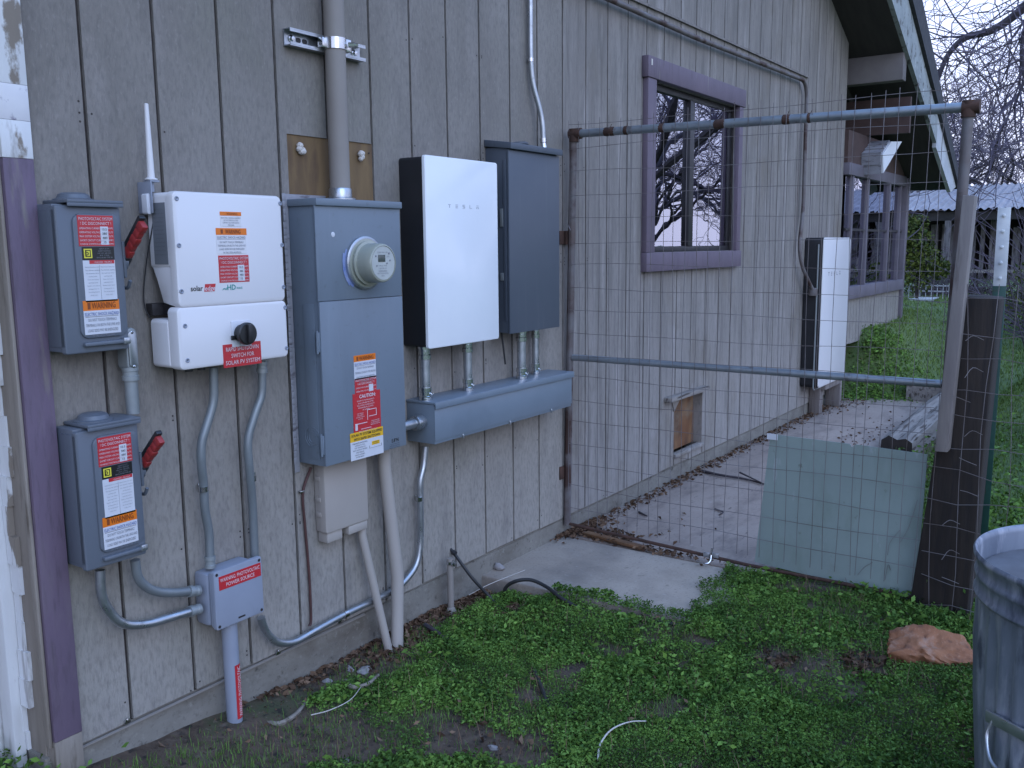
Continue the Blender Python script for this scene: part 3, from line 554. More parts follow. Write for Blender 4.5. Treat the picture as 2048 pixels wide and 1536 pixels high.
# -- two lever disconnect switches
def disconnect():
    d = .10; x0, x1, z0, z1 = -.157, .010, 1.024, 1.380
    t = thing('disconnect_switch', (-.07, 0, 1.02), 'upper of the two dark grey disconnect switches, level with the white inverter', 'switch', 'grey lever disconnect switches at the left end of the wall')
    mb = MB(); mb.box((x0+.005, -d+.018, z0), (x1+.006, -.001, z1-.008), .003); mb.box((x0+.002, -d+.002, z0+.012), (x0+.010, -.03, z1-.02), .002)
    mb.box((x1-.004, -.06, z0-.002), (x1+.024, -.002, z0+.075), .006)
    box = build(mb, 'enclosure', 'disconnect_grey', t)
    mb = MB(); mb.plate(x0+.002, x1, z0-.004, z1-.012, -d+.016, -d, .006, .004); mb.plate(x0+.040, x1-.004, z0+.030, z1-.030, -d+.003, -d-.006, .022, .005)
    mb.box((x0+.045, -d-.012, z0+.012), (x1-.012, -d+.002, z0+.022), .003)
    cov = build(mb, 'cover', 'disconnect_grey', t)
    mb = MB(); mb.box((x0+.028, -d-.012, z1-.006), (x1+.003, -.004, z1+.002), .002); mb.box((x0+.028, -d-.012, z1-.014), (x1+.002, -d-.008, z1-.0055), .001)
    rh = build(mb, 'rain_hood', 'disconnect_grey', t)
    mb = MB(); mb.lathe((x0+.078, -.052, z1+.001), (0, 0, 1), [(.046, 0), (.046, .004), (.038, .006), (.034, .015), (.026, .019), (0, .020)], 28); build(mb, 'hub_cap', 'disconnect_grey', rh)
    mb = MB(); mb.box((x1-.022, -d-.014, z0+.010), (x1-.004, -d+.002, z0+.026), .002); mb.lathe((x1-.013, -d-.012, z0+.018), (0, -1, 0), [(.006, 0), (.006, .004), (0, .005)], 10); build(mb, 'latch', 'galvanised', cov)
    # operating handle on the right-hand side
    hx = x1+.022
    mb = MB()
    mb.box((x1+.007, -.088, 1.195), (x1+.016, -.030, 1.285), .003); mb.lathe((x1+.012, -.062, 1.235), (1, 0, 0), [(.026, 0), (.026, .010), (.018, .016), (0, .017)], 24)
    mb.tube(smooth_path([(hx, -.060, 1.222), (hx+.001, -.042, 1.20), (hx, -.050, 1.175), (hx, -.075, 1.170), (hx, -.088, 1.188)], 6), .0045, 8)
    hub = build(mb, 'handle_hub', 'disconnect_grey', t)
    mb = MB(); a, b = Vector((hx, -.066, 1.238)), Vector((hx, -.158, 1.328)); dd = (b-a).normalized(); up = Vector((0, dd.z, -dd.y))
    for k in range(7):
        p = a+(b-a)*(k/6.0); hw = .0115+(.002 if k % 2 else 0)
        if k < 6: q = a+(b-a)*((k+1)/6.0); mb.obox((p+q)/2-up*.002, (dd, up, (1, 0, 0)), ((q-p).length/2+.001, hw, .0085), .004)
    lv = build(mb, 'lever', 'red_handle', hub)
    mb = MB(); mb.obox((a+b)/2+up*.0125+dd*.004, (dd, up, (1, 0, 0)), ((b-a).length/2+.006, .006, .0088), .003); mb.obox(a+dd*.008, (dd, up, (1, 0, 0)), (.014, .016, .0092), .003); build(mb, 'lever_back', 'black_plastic', lv)
    L_ = .106
    dc_sticker(cov, (153, 430, 229, 492), L_)
    lb = sticker(cov, (163, 494, 229, 519), L_, [(1, 'black_label')], [(s_, .68, .15+.17*i, .10, .5, 'print_grey') for i, s_ in enumerate(['HEAVY DUTY', 'SAFETY SWITCH', '600 VAC  600 VDC', '30 A  3 POLE', 'ENCLOSURE TYPE 3R'])],
                 slabs=[(.05, .86, .30, .14, 'print_yellow'), (.09, .77, .26, .23, 'black_label'), (.12, .70, .23, .30, 'print_yellow')])
    mb = MB(); c = W(173, 507, L_); put_text(mb, 'D', (c.x, -L_-.0032, c.z), UX, UZ, .008, .02, bold=.03); build(mb, 'lettering', 'black_label', lb, False)
    W_ = ['Hazard of electric shock or burn.', 'Turn off power supplying', 'this equipment before', 'working inside.', 'Close cover before', 'operating switch.', 'Replace cover before', 'turning power on.', 'See wiring diagram', 'inside cover.']
    ln = [('! DANGER / PELIGRO', .62, .045, .035, .6, 'print_white')]
    for i, s_ in enumerate(W_): ln.append((s_, .27, .16+.075*i, .026, .44, 'print_grey')); ln.append((s_, .75, .16+.075*i, .026, .44, 'print_grey'))
    sticker(cov, (165, 521, 235, 601), L_, [(1, 'white_label')], ln, slabs=[(.20, .085, .98, .0, 'red_label'), (.495, .97, .5, .12, 'print_grey')])
    shock_sticker(cov, (165, 602, 242, 664), L_, .30)
    return t
d1 = disconnect()
d2 = copy_tree(d1); d2.location = d1.location+Vector((.006, 0, -.535)); d2['label'] = 'lower of the two dark grey disconnect switches, with a round cap on top'
# -- white inverter over its white switch box
iv = thing('solar_inverter', (.32, 0, .95), 'white solar inverter with orange and red warning labels on its front', 'inverter')
d = .13
a, b = W(343, 381, d), W(573, 603, d); ux0, uz1, ux1, uz0 = a.x, a.z, b.x-.002, b.z+.002
mb = MB(); mb.plate(ux0, ux1, uz0, uz1, -.105, -d, .016, .007); mb.plate(ux0+.002, ux1-.002, uz0+.10, uz1-.002, -.02, -.104, .012, .004)
mb.solid([(x, y, z) for x in (ux0+.003, ux1-.003) for (y, z) in ((-.104, uz0+.004), (-.060, uz0+.012), (-.045, uz0+.07), (-.022, uz0+.105), (-.104, uz0+.105))],
         [(0, 1, 2, 3, 4), (9, 8, 7, 6, 5), (0, 5, 6, 1), (1, 6, 7, 2), (2, 7, 8, 3), (3, 8, 9, 4), (4, 9, 5, 0)], .003)
up = build(mb, 'housing', 'white_enamel', iv)
mb = MB(); mb.box((ux0+.0045, -.0955, uz0+.112), (ux0+.0012, -.038, uz1-.028)); sl_ = build(mb, 'rating_plate', 'grey_label', up, False)
mb = MB()
for i in range(12): put_text(mb, random.choice(['Input Data DC 480V', 'Output Data AC 240V', 'Max current 31.5 A', 'Operating range -40 to 60 C', 'Made for outdoor use', 'Type 3R enclosure']), (ux0+.0008, -.066, uz1-.045-.0105*i), (0, -1, 0), UZ, .0034, .044)
build(mb, 'lettering', 'print_faint', sl_, False)
for q in ((353, 397), (358, 491), (363, 583), (560, 407), (564, 490), (567, 574)): mb = MB(); p = W(*q, d); screw(mb, p.x, p.z, -d, .0065); build(mb, 'screw', 'pvc_grey', up)
mb = MB(); mb.box((ux0+.02, -.09, uz0-.018), (ux1-.01, -.03, uz0+.006), .003); mb.box((ux0-.010, -.03, uz0-.022), (ux1, -.001, uz0+.01), .002); mb.box((ux0+.03, -.02, uz0+.1), (ux1-.03, -.001, uz1-.03), .002); build(mb, 'mounting_bracket', 'window_black', iv)
p = W(402, 605, .112); mb = MB(); mb.box((p.x-.014, -.112, p.z-.004), (p.x+.014, -.090, p.z+.006), .002); build(mb, 'status_light', 'led_blue', up)
sticker(up, (439, 423, 482, 432), d, [(1, 'orange_label')], [('WARNING', .55, .5, .55, .5, 'print_brown')])
sticker(up, (440, 433, 482, 453), d, [(1, 'white_enamel')], [(s_, .5, .12+.25*i, .15, [.95, .7, .8, .3][i], 'print_grey') for i, s_ in enumerate(['ELECTRIC SHOCK HAZARD', 'DO NOT REMOVE COVER', 'CONTACT QUALIFIED SERVICE', 'PERSONNEL'])])
sticker(up, (431, 456, 493, 470), d, [(1, 'orange_label')], [('WARNING', .54, .5, .62, .5, 'print_brown', dict(bold=.012))], slabs=[(.15, .82, .22, .2, 'print_brown')])
sticker(up, (432, 471, 493, 507), d, [(1, 'white_enamel')], [('ELECTRIC SHOCK HAZARD', .5, .10, .13, .95, 'print_grey')]+[(s_, .5, .36+.19*i, .11, [.8, .95, .85, .6][i], 'print_grey') for i, s_ in enumerate(SHOCK)], slabs=[(.02, .215, .98, .20, 'print_grey')])
dc_sticker(up, (436, 511, 499, 563), d, ('10.5', '380', '480', '15'))
l_ = MB(); p = W(407, 576, d+.0008); q = W(432, 577, d+.0012)
lt = MB(); put_text(lt, 'solar', (W(381, 577, d).x, -d-.0008, p.z), UX, UZ, .0135, .028*1.35, 'l', 0, .018); build(lt, 'lettering', 'print_black', up, False)
mb = MB(); x_ = W(408, 577, d).x; xe = W(431, 577, d).x; mb.prism([(x_, -d+.0002, p.z-.010), (xe-.003, -d+.0002, p.z-.010), (xe+.001, -d+.0002, p.z+.010), (x_+.004, -d+.0002, p.z+.010)], (0, -.0008, 0)); lb = build(mb, 'emblem', 'red_label', up, False)
lt = MB(); put_text(lt, 'edge', ((x_+xe)/2, -d-.0010, p.z-.001), UX, UZ, .0125, .034, 'c', .12, .012); build(lt, 'lettering', 'print_white', lb, False)
lt = MB(); c = W(463, 575, d); put_text(lt, 'HD', (c.x, -d-.0008, c.z+.001), UX, UZ, .014, .03, 'c', 0, .02); put_text(lt, 'with', (c.x-.021, -d-.0008, c.z-.002), UX, UZ, .006, .015); put_text(lt, 'WAVE', (c.x+.026, -d-.0008, c.z-.002), UX, UZ, .006, .02, bold=.01)
lt.tube(smooth_path([(c.x-.03, -d-.0005, c.z-.006), (c.x-.024, -d-.0005, c.z-.001), (c.x-.018, -d-.0005, c.z-.006), (c.x-.012, -d-.0005, c.z+.007)], 4), .0006, 4); build(lt, 'lettering', 'print_teal', up, False)
a, b = W(352, 604, d), W(578, 713, d); lx0, lz1, lx1, lz0 = a.x, W(577, 600, d).z, b.x, b.z
mb = MB(); mb.plate(lx0, lx1, lz0, lz1, -.092, -d, .015, .007); mb.plate(lx0-.003, lx1-.003, lz0+.004, lz1-.032, -.02, -.091, .012, .004)
low = build(mb, 'switch_box', 'white_enamel', iv)
for q in ((370, 652), (375, 721), (570, 615), (573, 696)): mb = MB(); p = W(*q, d); screw(mb, p.x, p.z, -d, .0065); build(mb, 'screw', 'pvc_grey', low)
a, b = W(461, 643, d), W(502, 690, d); mb = MB(); mb.box((a.x, -d-.003, b.z), (b.x, -d+.001, a.z), .001); kp = build(mb, 'knob_plate', 'white_label', low)
c = W(484, 667, d+.012); mb = MB(); mb.lathe((c.x+.004, -d-.002, c.z), (0, -1, 0), [(.024, 0), (.024, .018), (.031, .021), (.031, .030), (.028, .033), (0, .034)], 30); mb.box((c.x-.003, -d-.047, c.z-.026), (c.x+.011, -d-.035, c.z+.026), .003); mb.box((c.x-.031, -d-.008, c.z-.016), (c.x-.012, -d-.003, c.z-.004), .001)
build(mb, 'knob', 'black_plastic', low)
sticker(low, (445, 690, 523, 726), d, [(1, 'red_label')], [('RAPID SHUTDOWN', .5, .22, .18, .86, 'print_white'), ('SWITCH FOR', .5, .51, .18, .6, 'print_white'), ('SOLAR PV SYSTEM', .5, .80, .18, .90, 'print_white')])
mb = MB()
for q in (380, 405): c = W(q, 738, .07); mb.lathe((c.x, -.065, lz0+.006), (0, 0, -1), [(.014, 0), (.014, .012), (.011, .014), (.011, .020), (0, .021)], 14)
build(mb, 'cable_gland', 'black_plastic', low)
# -- antenna
an = thing('antenna', (.14, 0, 1.35), 'white whip antenna on a grey bracket above the inverter', 'antenna')
a, b = W(290, 207, .04), W(300, 360, .04); x = (a.x+b.x)/2
mb = MB(); mb.lathe((x, -.045, b.z), (0, 0, 1), [(.016, 0), (.016, .003), (.0095, .006), (.0085, .05), (.0055, a.z-b.z-.002), (.003, a.z-b.z)], 16); build(mb, 'whip', 'white_enamel', an)
mb = MB(); mb.box((x-.013, -.060, b.z-.085), (x-.009, -.002, b.z-.005), .001); mb.box((x-.013, -.060, b.z-.006), (x+.014, -.030, b.z-.001), .001); mb.lathe((x, -.045, b.z-.03), (0, 0, 1), [(.006, 0), (.006, .024), (.010, .025), (.010, .029)], 10); build(mb, 'bracket', 'pvc_grey', an)
mb = MB(); mb.plate(x-.022, x-.009, b.z-.088, b.z-.035, -.03, -.052, .006, .002); build(mb, 'connector', 'white_label', an)
mb = MB(); mb.tube(smooth_path([(x, -.045, b.z-.03), (x+.002, -.04, b.z-.10), (x-.01, -.012, b.z-.22), (x-.02, -.01, b.z-.33), (x+.02, -.03, b.z-.40)], 6), .0018, 6); build(mb, 'lead', 'black_rubber', an)
# -- meter main panel
mp_ = thing('meter_panel', (.82, 0, .59), 'tall blue-grey meter panel with a round electric meter near its top', 'electrical panel')
d = .12; x0, x1, z0, z1 = .630, 1.006, .590, 1.412; zs = 1.104
mb = MB(); mb.box((x0+.004, -d+.004, z0), (x1-.004, -.001, z1-.012), .002); mb.box((x0-.002, -d-.003, zs), (x1, -d+.0035, z1-.004), .0015); mb.box((x0+.001, -.098, z0+.02), (x0+.0035, -.050, zs-.01), .001)
en = build(mb, 'enclosure', 'meter_grey', mp_)
mb = MB(); mb.box((x0-.003, -d-.012, z1-.022), (x1+.004, -.002, z1), .003); build(mb, 'cap', 'meter_grey', mp_)
mb = MB(); mb.box((x0+.0, -d-.006, z0+.002), (x1-.001, -d+.0035, zs-.002), .002); dr = build(mb, 'door', 'meter_grey', mp_)
for zc in (.98, .66): mb = MB(); mb.box((x0-.006, -d-.002, zc-.03), (x0+.0, -d+.012, zc+.03), .001); mb.lathe((x0-.006, -d+.004, zc-.035), (0, 0, 1), [(.004, 0), (.004, .07)], 8); build(mb, 'hinge', 'meter_grey', dr)
mb = MB(); mb.box((x0-.018, -.004, z0-.03), (x0+.003, -.001, z1+.012), .001); mb.box((x0-.018, -.0045, z1-.02), (x0+.16, -.001, z1+.016), .001)
for i in range(40): z = z0+i*.021; mb.box((x0-.019-random.uniform(0, .003), -.0065, z), (x0-.008, -.0042, z+.0205), .0015)
build(mb, 'wall_sealant', 'hood_shingle', mp_)
mb = MB(); c = Vector((x0+.0005, -.07, .68)); 
for r_ in (.016, .024, .032): mb.tube([c+Vector((0, math.cos(t)*r_, math.sin(t)*r_)) for t in np.linspace(0, 2*math.pi, 28)], .0012, 4, False)
build(mb, 'knockouts', 'meter_grey', en)
p = W(666, 469, d+.003); mb = MB(); mb.lathe((p.x, -d-.003, p.z), (0, -1, 0), [(.008, 0), (.007, .001), (0, .0015)], 16); build(mb, 'plug', 'white_label', en)
mc = W(728, 526, d+.003); MC = Vector((mc.x, -d-.003, mc.z))
mb = MB(); mb.lathe(MC, (0, -1, 0), [(.084, -.001), (.084, .010), (.079, .013), (.076, .013)], 44); ring = build(mb, 'socket_ring', 'galvanised', mp_)
mb = MB(); mb.lathe(MC, (0, -1, 0), [(.076, .002), (.076, .014), (.066, .016), (.066, .020), (.070, .022), (.070, .026), (.0625, .028), (.0615, .058), (.0605, .079), (.058, .083), (.054, .0845), (.0535, .082), (0, .082)], 44); mt = build(mb, 'meter', 'meter_glass', mp_)
mb = MB(); mb.lathe(MC+Vector((0, -.0822, 0)), (0, -1, 0), [(.052, 0), (.052, .0012), (0, .0013)], 36); fc = build(mb, 'dial_face', 'meter_face', mt)
fy = MC.y-.0838
mb = MB(); mb.box((MC.x-.024, fy-.001, MC.z+.004), (MC.x+.008, fy, MC.z+.026), .0005); build(mb, 'display', 'lcd', fc)
mb = MB(); put_text(mb, 'kWh', (MC.x+.022, fy, MC.z+.020), UX, UZ, .0045)
for s_, dz, w_ in (('CL200  240V  3W', .033, .05), ('TYPE 2S  FM2S', -.008, .06), ('1 009 582 633', -.016, .06), ('|||||||||||||||||||||||', -.024, .055), ('WATTHOUR METER', -.032, .05), ('60Hz', -.039, .02)): put_text(mb, s_, (MC.x-.004, fy, MC.z+dz), UX, UZ, .0045, w_)
for (dx, dz, r_) in ((.026, .030, .0035), (.030, .008, .003), (-.030, -.008, .0025), (.016, -.001, .003), (-.034, .022, .003)): mb.lathe((MC.x+dx, fy+.0003, MC.z+dz), (0, -1, 0), [(r_, 0), (r_, .0012), (0, .0013)], 10)
build(mb, 'lettering', 'print_grey', fc, False)
mb = MB()
for k, (a0_, a1_, rr) in enumerate(((150, 235, .092), (160, 225, .098))):
    t_ = [math.radians(q) for q in np.linspace(a0_, a1_, 10)]; vs = []
    for q in t_: vs += [(MC.x+math.cos(q)*.080, -d-.0035-.0005*k, MC.z+math.sin(q)*.080), (MC.x+math.cos(q)*rr+random.uniform(-.002, .002), -d-.0045-.0005*k, MC.z+math.sin(q)*rr)]
    mb.add(vs, [(2*i, 2*i+1, 2*i+3, 2*i+2) for i in range(9)])
build(mb, 'seal_tape', 'blue_tape', ring, False)
DD = d+.006
shock_sticker(dr, (707, 712, 752, 753), DD, .26)
sticker(dr, (709, 758, 753, 782), DD, [(1, 'red_label')], [('PHOTOVOLTAIC SYSTEM', .5, .14, .13, .94, 'print_white'), ('! AC DISCONNECT !', .5, .36, .13, .8, 'print_white'), ('OPERATING CURRENT       AMPS', .5, .60, .09, .94, 'print_white'), ('OPERATING VOLTAGE      VOLTS', .5, .82, .09, .94, 'print_white')], slabs=[(.64, .92, .84, .48, 'white_label')])
CL = ['POWER TO THIS BUILDING IS', 'ALSO SUPPLIED FROM THE', 'FOLLOWING SOURCES WITH', 'DISCONNECTS LOCATED', 'AS SHOWN']
ln = [('CAUTION:', .52, .085, .085, .92, 'print_white', dict(bold=.02))]+[(s_, .45, .19+.058*i, .032, [.75, .74, .78, .7, .4][i], 'print_white') for i, s_ in enumerate(CL)]
ln += [(s_, .24, .50+.045*i, .024, .40, 'print_white') for i, s_ in enumerate(['MAIN SERVICE', 'DISCONNECT', 'BATTERY BACKUP', 'GATEWAY'])]+[(s_, .78, .74+.045*i, .026, .38, 'print_white') for i, s_ in enumerate(['SOLAR INVERTER', 'DC DISCONNECTS', 'RAPID SHUTDOWN'])]+[('SITE PLAN VIEW - NOT TO SCALE', .5, .955, .03, .9, 'print_white')]
sticker(dr, (705, 789, 762, 857), DD+.0008, [(1, 'red_label')], ln, slabs=[(.50, .70, .515, .44, 'print_white'), (.50, .455, .84, .44, 'print_white'), (.825, .62, .84, .44, 'print_white'), (.56, .62, .84, .607, 'print_white'), (.05, .905, .13, .74, 'print_white'), (.13, .76, .48, .745, 'print_white'), (.25, .90, .62, .89, 'print_white')])
ln = [('SOLAR PV SYSTEM EQUIPPED', .5, .10, .095, .94, 'print_black', dict(bold=.01)), ('WITH RAPID SHUTDOWN', .5, .25, .095, .80, 'print_black', dict(bold=.01))]
ln += [(s_, .27, .40+.085*i, .045, .46, 'print_black') for i, s_ in enumerate(['TURN RAPID SHUTDOWN', 'SWITCH TO THE', '"OFF" POSITION TO', 'SHUT DOWN PV SYSTEM', 'AND REDUCE', 'SHOCK HAZARD', 'IN THE ARRAY'])]+[('SOLAR ELECTRIC', .76, .50, .035, .2, 'print_black'), ('PV PANELS', .76, .56, .035, .16, 'print_black')]
sticker(dr, (700, 868, 767, 905), DD+.0016, [(.33, 'yellow_label'), (.67, 'white_label')], ln, slabs=[(.64, .60, .88, .46, 'yellow_label'), (.56, .70, .94, .69, 'print_grey'), (.56, .70, .57, .60, 'print_grey'), (.93, .70, .94, .60, 'print_grey')])
mb = MB(); c = W(790, 880, DD); put_text(mb, 'E T N', (c.x, -DD-.0008, c.z), UX, UZ, .0115, .034, bold=.03); mb.prism([(c.x-.008, -DD-.0004, c.z-.006), (c.x-.005, -DD-.0004, c.z-.006), (c.x-.0015, -DD-.0004, c.z+.006), (c.x-.003, -DD-.0004, c.z+.006)], (0, -.0006, 0)); put_text(mb, '*', (c.x+.005, -DD-.0008, c.z-.001), UX, UZ, .009, .008, bold=.03)
for i, s_ in enumerate(['Type 3R Enclosure  200A', '120/240V AC 1 phase 3 wire', 'Suitable for service equipment']): put_text(mb, s_, (c.x-.002, -DD-.0008, c.z-.012-.006*i), UX, UZ, .003, .055)
build(mb, 'lettering', 'print_black', dr, False)
# -- backup gateway
gw = thing('backup_gateway', (1.355, 0, .91), 'white fronted backup gateway with black sides and debossed lettering', 'gateway')
d = .12; x0, x1, z0, z1 = 1.143, 1.569, .909, 1.576
mb = MB(); mb.plate(x0+.003, x1-.003, z0+.004, z1-.004, -.002, -d+.012, .012, .002); build(mb, 'body', 'black_shell', gw)
mb = MB(); mb.plate(x0, x1, z0, z1, -d+.012, -d, .010, .003); ft = build(mb, 'front_cover', 'gateway_white', gw)
def wide_logo(parent, cx, cz, y, h, gap, m='logo_grey'):
    """five spaced capitals built of bars: T E S L A"""
    mb = MB(); w = h*1.05; t = h*.17
    def bar(i, x0, z0, x1, z1): ox = cx+(i-2)*gap-w/2; mb.box((ox+x0*w, y-.0006, cz-h/2+z0*h), (ox+x1*w, y+.0002, cz-h/2+z1*h))
    bar(0, 0, .83, 1, 1); bar(0, .42, 0, .58, .80)
    for k in (0, .415, .83): bar(1, 0, k, 1, k+.17)
    bar(2, 0, .83, 1, 1); bar(2, 0, .415, 1, .585); bar(2, 0, 0, 1, .17); bar(2, 0, .585, .17, .80); bar(2, .83, .17, 1, .40)
    bar(3, 0, .0, .17, 1); bar(3, .17, 0, 1, .17)
    bar(4, 0, .83, 1, 1); bar(4, 0, .36, 1, .50); bar(4, 0, 0, .17, .34); bar(4, .83, 0, 1, .34)
    return build(mb, 'lettering', m, parent, False)
a, b = W(899, 412, d), W(955, 411, d); wide_logo(ft, (a.x+b.x)/2, a.z, -d-.0002, .0125, (b.x-a.x)/4)
# -- tall dark grey cabinet
tb = thing('load_center', (1.84, 0, .92), 'tall dark slate electrical cabinet behind the gateway, left of the gate', 'electrical panel')
d = .115; x0, x1, z0, z1 = 1.652, 2.022, .920, 1.655
mb = MB(); mb.box((x0+.004, -d+.010, z0+.002), (x1-.004, -.001, z1-.010), .002); mb.box((x0+.001, -d+.016, z0+.05), (x0+.0045, -.085, z1-.06), .001); build(mb, 'enclosure', 'tall_grey', tb)
mb = MB(); mb.box((x0, -d, z0), (x1, -d+.0095, z1-.022), .002); build(mb, 'door', 'tall_grey', tb)
mb = MB(); mb.solid([(x0-.004, -d-.014, z1-.020), (x1+.006, -d-.014, z1-.020), (x1+.006, -.001, z1-.004), (x0-.004, -.001, z1-.004), (x0-.004, -d-.014, z1+.004), (x1+.006, -d-.014, z1+.004), (x1+.006, -.001, z1+.022), (x0-.004, -.001, z1+.022)],
                    [(0, 3, 2, 1), (4, 5, 6, 7), (0, 1, 5, 4), (1, 2, 6, 5), (2, 3, 7, 6), (3, 0, 4, 7)], .002)
mb.lathe((x0+.15, -.06, z1+.009), (0, .1, 1), [(.040, 0), (.040, .006), (.032, .010), (0, .011)], 26); build(mb, 'rain_hood', 'tall_grey', tb)
mb = MB(); mb.box((x0-.001, -.085, 1.34), (x0+.003, -.070, 1.41), .001); mb.box((x0-.001, -.085, 1.13), (x0+.003, -.07, 1.16), .001); build(mb, 'side_latch', 'dull_conduit', tb)
mb = MB(); mb.tube(smooth_path([(x0+.03, -.05, z0+.002), (x0+.034, -.055, z0-.05), (x0+.048, -.055, z0-.13)], 5), .004, 6); build(mb, 'cut_lead', 'black_rubber', tb)
# -- wire trough
tr = thing('wire_trough', (1.62, 0, .565), 'long blue-grey wire trough mounted under the gateway and slate cabinet', 'trough')
d = .13; x0, x1, z0, z1 = 1.153, 2.092, .566, .716
mb = MB(); mb.box((x0, -d, z0), (x1, -.001, z1-.006), .002); build(mb, 'enclosure', 'trough_grey', tr)
mb = MB(); mb.box((x0-.003, -d-.008, z1-.0055), (x1+.012, -.0012, z1+.003), .0015); mb.box((x0-.003, -d-.010, z1-.022), (x1+.012, -d-.006, z1+.001), .0015); mb.box((x0-.001, -d-.0032, z0+.012), (x1+.001, -d-.0004, z1-.0235), .001); lid = build(mb, 'lid', 'trough_grey', tr)
mb = MB()
for q in ((925, 870), (1019, 840), (1102, 814)): p = W(*q, d); screw(mb, p.x, z0+.011, -d-.001, .0055); mb.box((p.x-.004, -d-.006, z0-.004), (p.x+.004, -d-.001, z0+.008), .001)
build(mb, 'lid_screws', 'galvanised', lid)
# -- nipples between the cabinets and trough
def nipple(x, y, z0, z1, r, label):
    t = thing('conduit_nipple', (x, y, z0), label, 'conduit', 'short galvanised conduits standing on the trough')
    mb = MB(); mb.tube([(x, y, z0), (x, y, z1)], r, 20); build(mb, 'pipe', 'galvanised', t)
    mb = MB(); coupling(mb, (x, y, z0), (0, 0, 1), r*1.03, .045); mb.lathe((x, y, z0), (0, 0, 1), [(r*1.35, 0), (r*1.35, .008), (r, .009)], 20); mb.lathe((x+r*.5, y-r*1.1, z0+.022), (0, -1, 0), [(.005, 0), (.005, .008), (0, .009)], 8); build(mb, 'fitting', 'shiny_metal', t)
    mb = MB(); coupling(mb, (x, y, z1), (0, 0, -1), r*1.03, .045); mb.lathe((x, y, z1), (0, 0, -1), [(r*1.35, 0), (r*1.35, .007), (r, .008)], 20); build(mb, 'fitting', 'shiny_metal', t)
zt = .7195
for (px, py, top, r, lab) in ((851, 790, .9125, .0185, 'first conduit nipple from the left, thick, under the left corner of the gateway'), (936, 768, .9125, .0165, 'second conduit nipple from the left, under the right half of the gateway'),
                              (1043, 744, .9215, .0185, 'third conduit nipple from the left, thick, under the slate cabinet'), (1071, 738, .9215, .0145, 'thinnest conduit nipple, rightmost on the trough')):
    yb = -.068 if r > .015 else -.04; c = W(px, py, -yb); nipple(c.x, yb, zt, top, r, lab)
# connector between panel and trough
mb = MB(); mb.lathe((1.0055, -.075, .645), (1, 0, 0), [(.018, 0), (.024, .001), (.024, .014), (.018, .016), (.018, .10), (.026, .102), (.028, .115), (.028, .136), (.022, .140), (.022, .147)], 22)
tag(build(mb, 'conduit_coupling', 'galvanised'), 'fat galvanised connector joining the meter panel to the trough', 'conduit')
# -- junction box on a grey pipe
jb = thing('junction_box', (.30, 0, .18), 'light grey plastic junction box with a red strip label, on a grey pipe', 'junction box')
d = .09; x0, x1, z0, z1 = .222, .392, .194, .367
mb = MB(); mb.box((x0-.004, -.062, z0+.006), (x1-.01, -.001, z1-.010), .012); mb.box((x0+.001, -.078, z0+.003), (x1-.003, -.061, z1-.004), .008); jbb = build(mb, 'base', 'pvc_grey', jb)
mb = MB(); mb.plate(x0, x1, z0, z1, -.0775, -d, .007, .003)
lidj = build(mb, 'lid', 'pvc_grey', jb)
mb = MB()
for q in ((x0+.010, z1-.010), (x1-.010, z1-.010), (x0+.010, z0+.010), (x1-.010, z0+.010)): mb.lathe((q[0], -d-.0004, q[1]), (0, -1, 0), [(.0045, 0), (.0045, .0006), (0, .0007)], 10)
mb.box((.298, -d-.001, z0+.012), (.322, -d-.0002, z0+.017), 0); build(mb, 'screw_holes', 'window_black', lidj, False)
c0, c1 = W(438, 1148, d), W(521, 1130, d)
mb = MB(); lz = z1-.018; mb.box((x0+.016, -d-.001, lz-.040), (x1-.006, -d+.0005, lz)); lb = build(mb, 'label', 'red_label', lidj, False)
mb = MB(); put_text(mb, 'WARNING: PHOTOVOLTAIC', ((x0+x1)/2+.005, -d-.0013, lz-.0115), UX, UZ, .011, .140); put_text(mb, 'POWER SOURCE', ((x0+x1)/2+.005, -d-.0013, lz-.0285), UX, UZ, .011, .100); build(mb, 'lettering', 'print_white', lb, False)
pt, pb = W(457, 1262, .05), W(468, 1486, .05); r = .0225
mb = MB(); mb.tube([(pt.x, -.055, z0+.01), (pt.x, -.055, -.21)], r, 26); mb.lathe((pt.x, -.055, z0-.006), (0, 0, 1), [(r*1.18, 0), (r*1.18, .014)], 26)
pp = tag(build(mb, 'grey_pipe', 'pvc_grey'), 'grey plastic pipe with a red lettered strip running into the ground', 'pipe')
mb = MB(); vs = []; n_ = 8
for i in range(n_+1):
    a_ = math.radians(-78+i*7.5); vs += [(pt.x+math.sin(a_+math.radians(62))*(r+.0008), -.055-math.cos(a_+math.radians(62))*(r+.0008), z) for z in (-.105, .062)]
mb.add(vs, [(2*i, 2*i+2, 2*i+3, 2*i+1) for i in range(n_)]); lb = build(mb, 'label', 'red_label', pp)
mb = MB(); put_text(mb, 'WARNING: PHOTOVOLTAIC', (pt.x+.006, -.055-r-.0012, -.021), UZ, -UX, .010, .155); build(mb, 'lettering', 'print_white', lb, False)
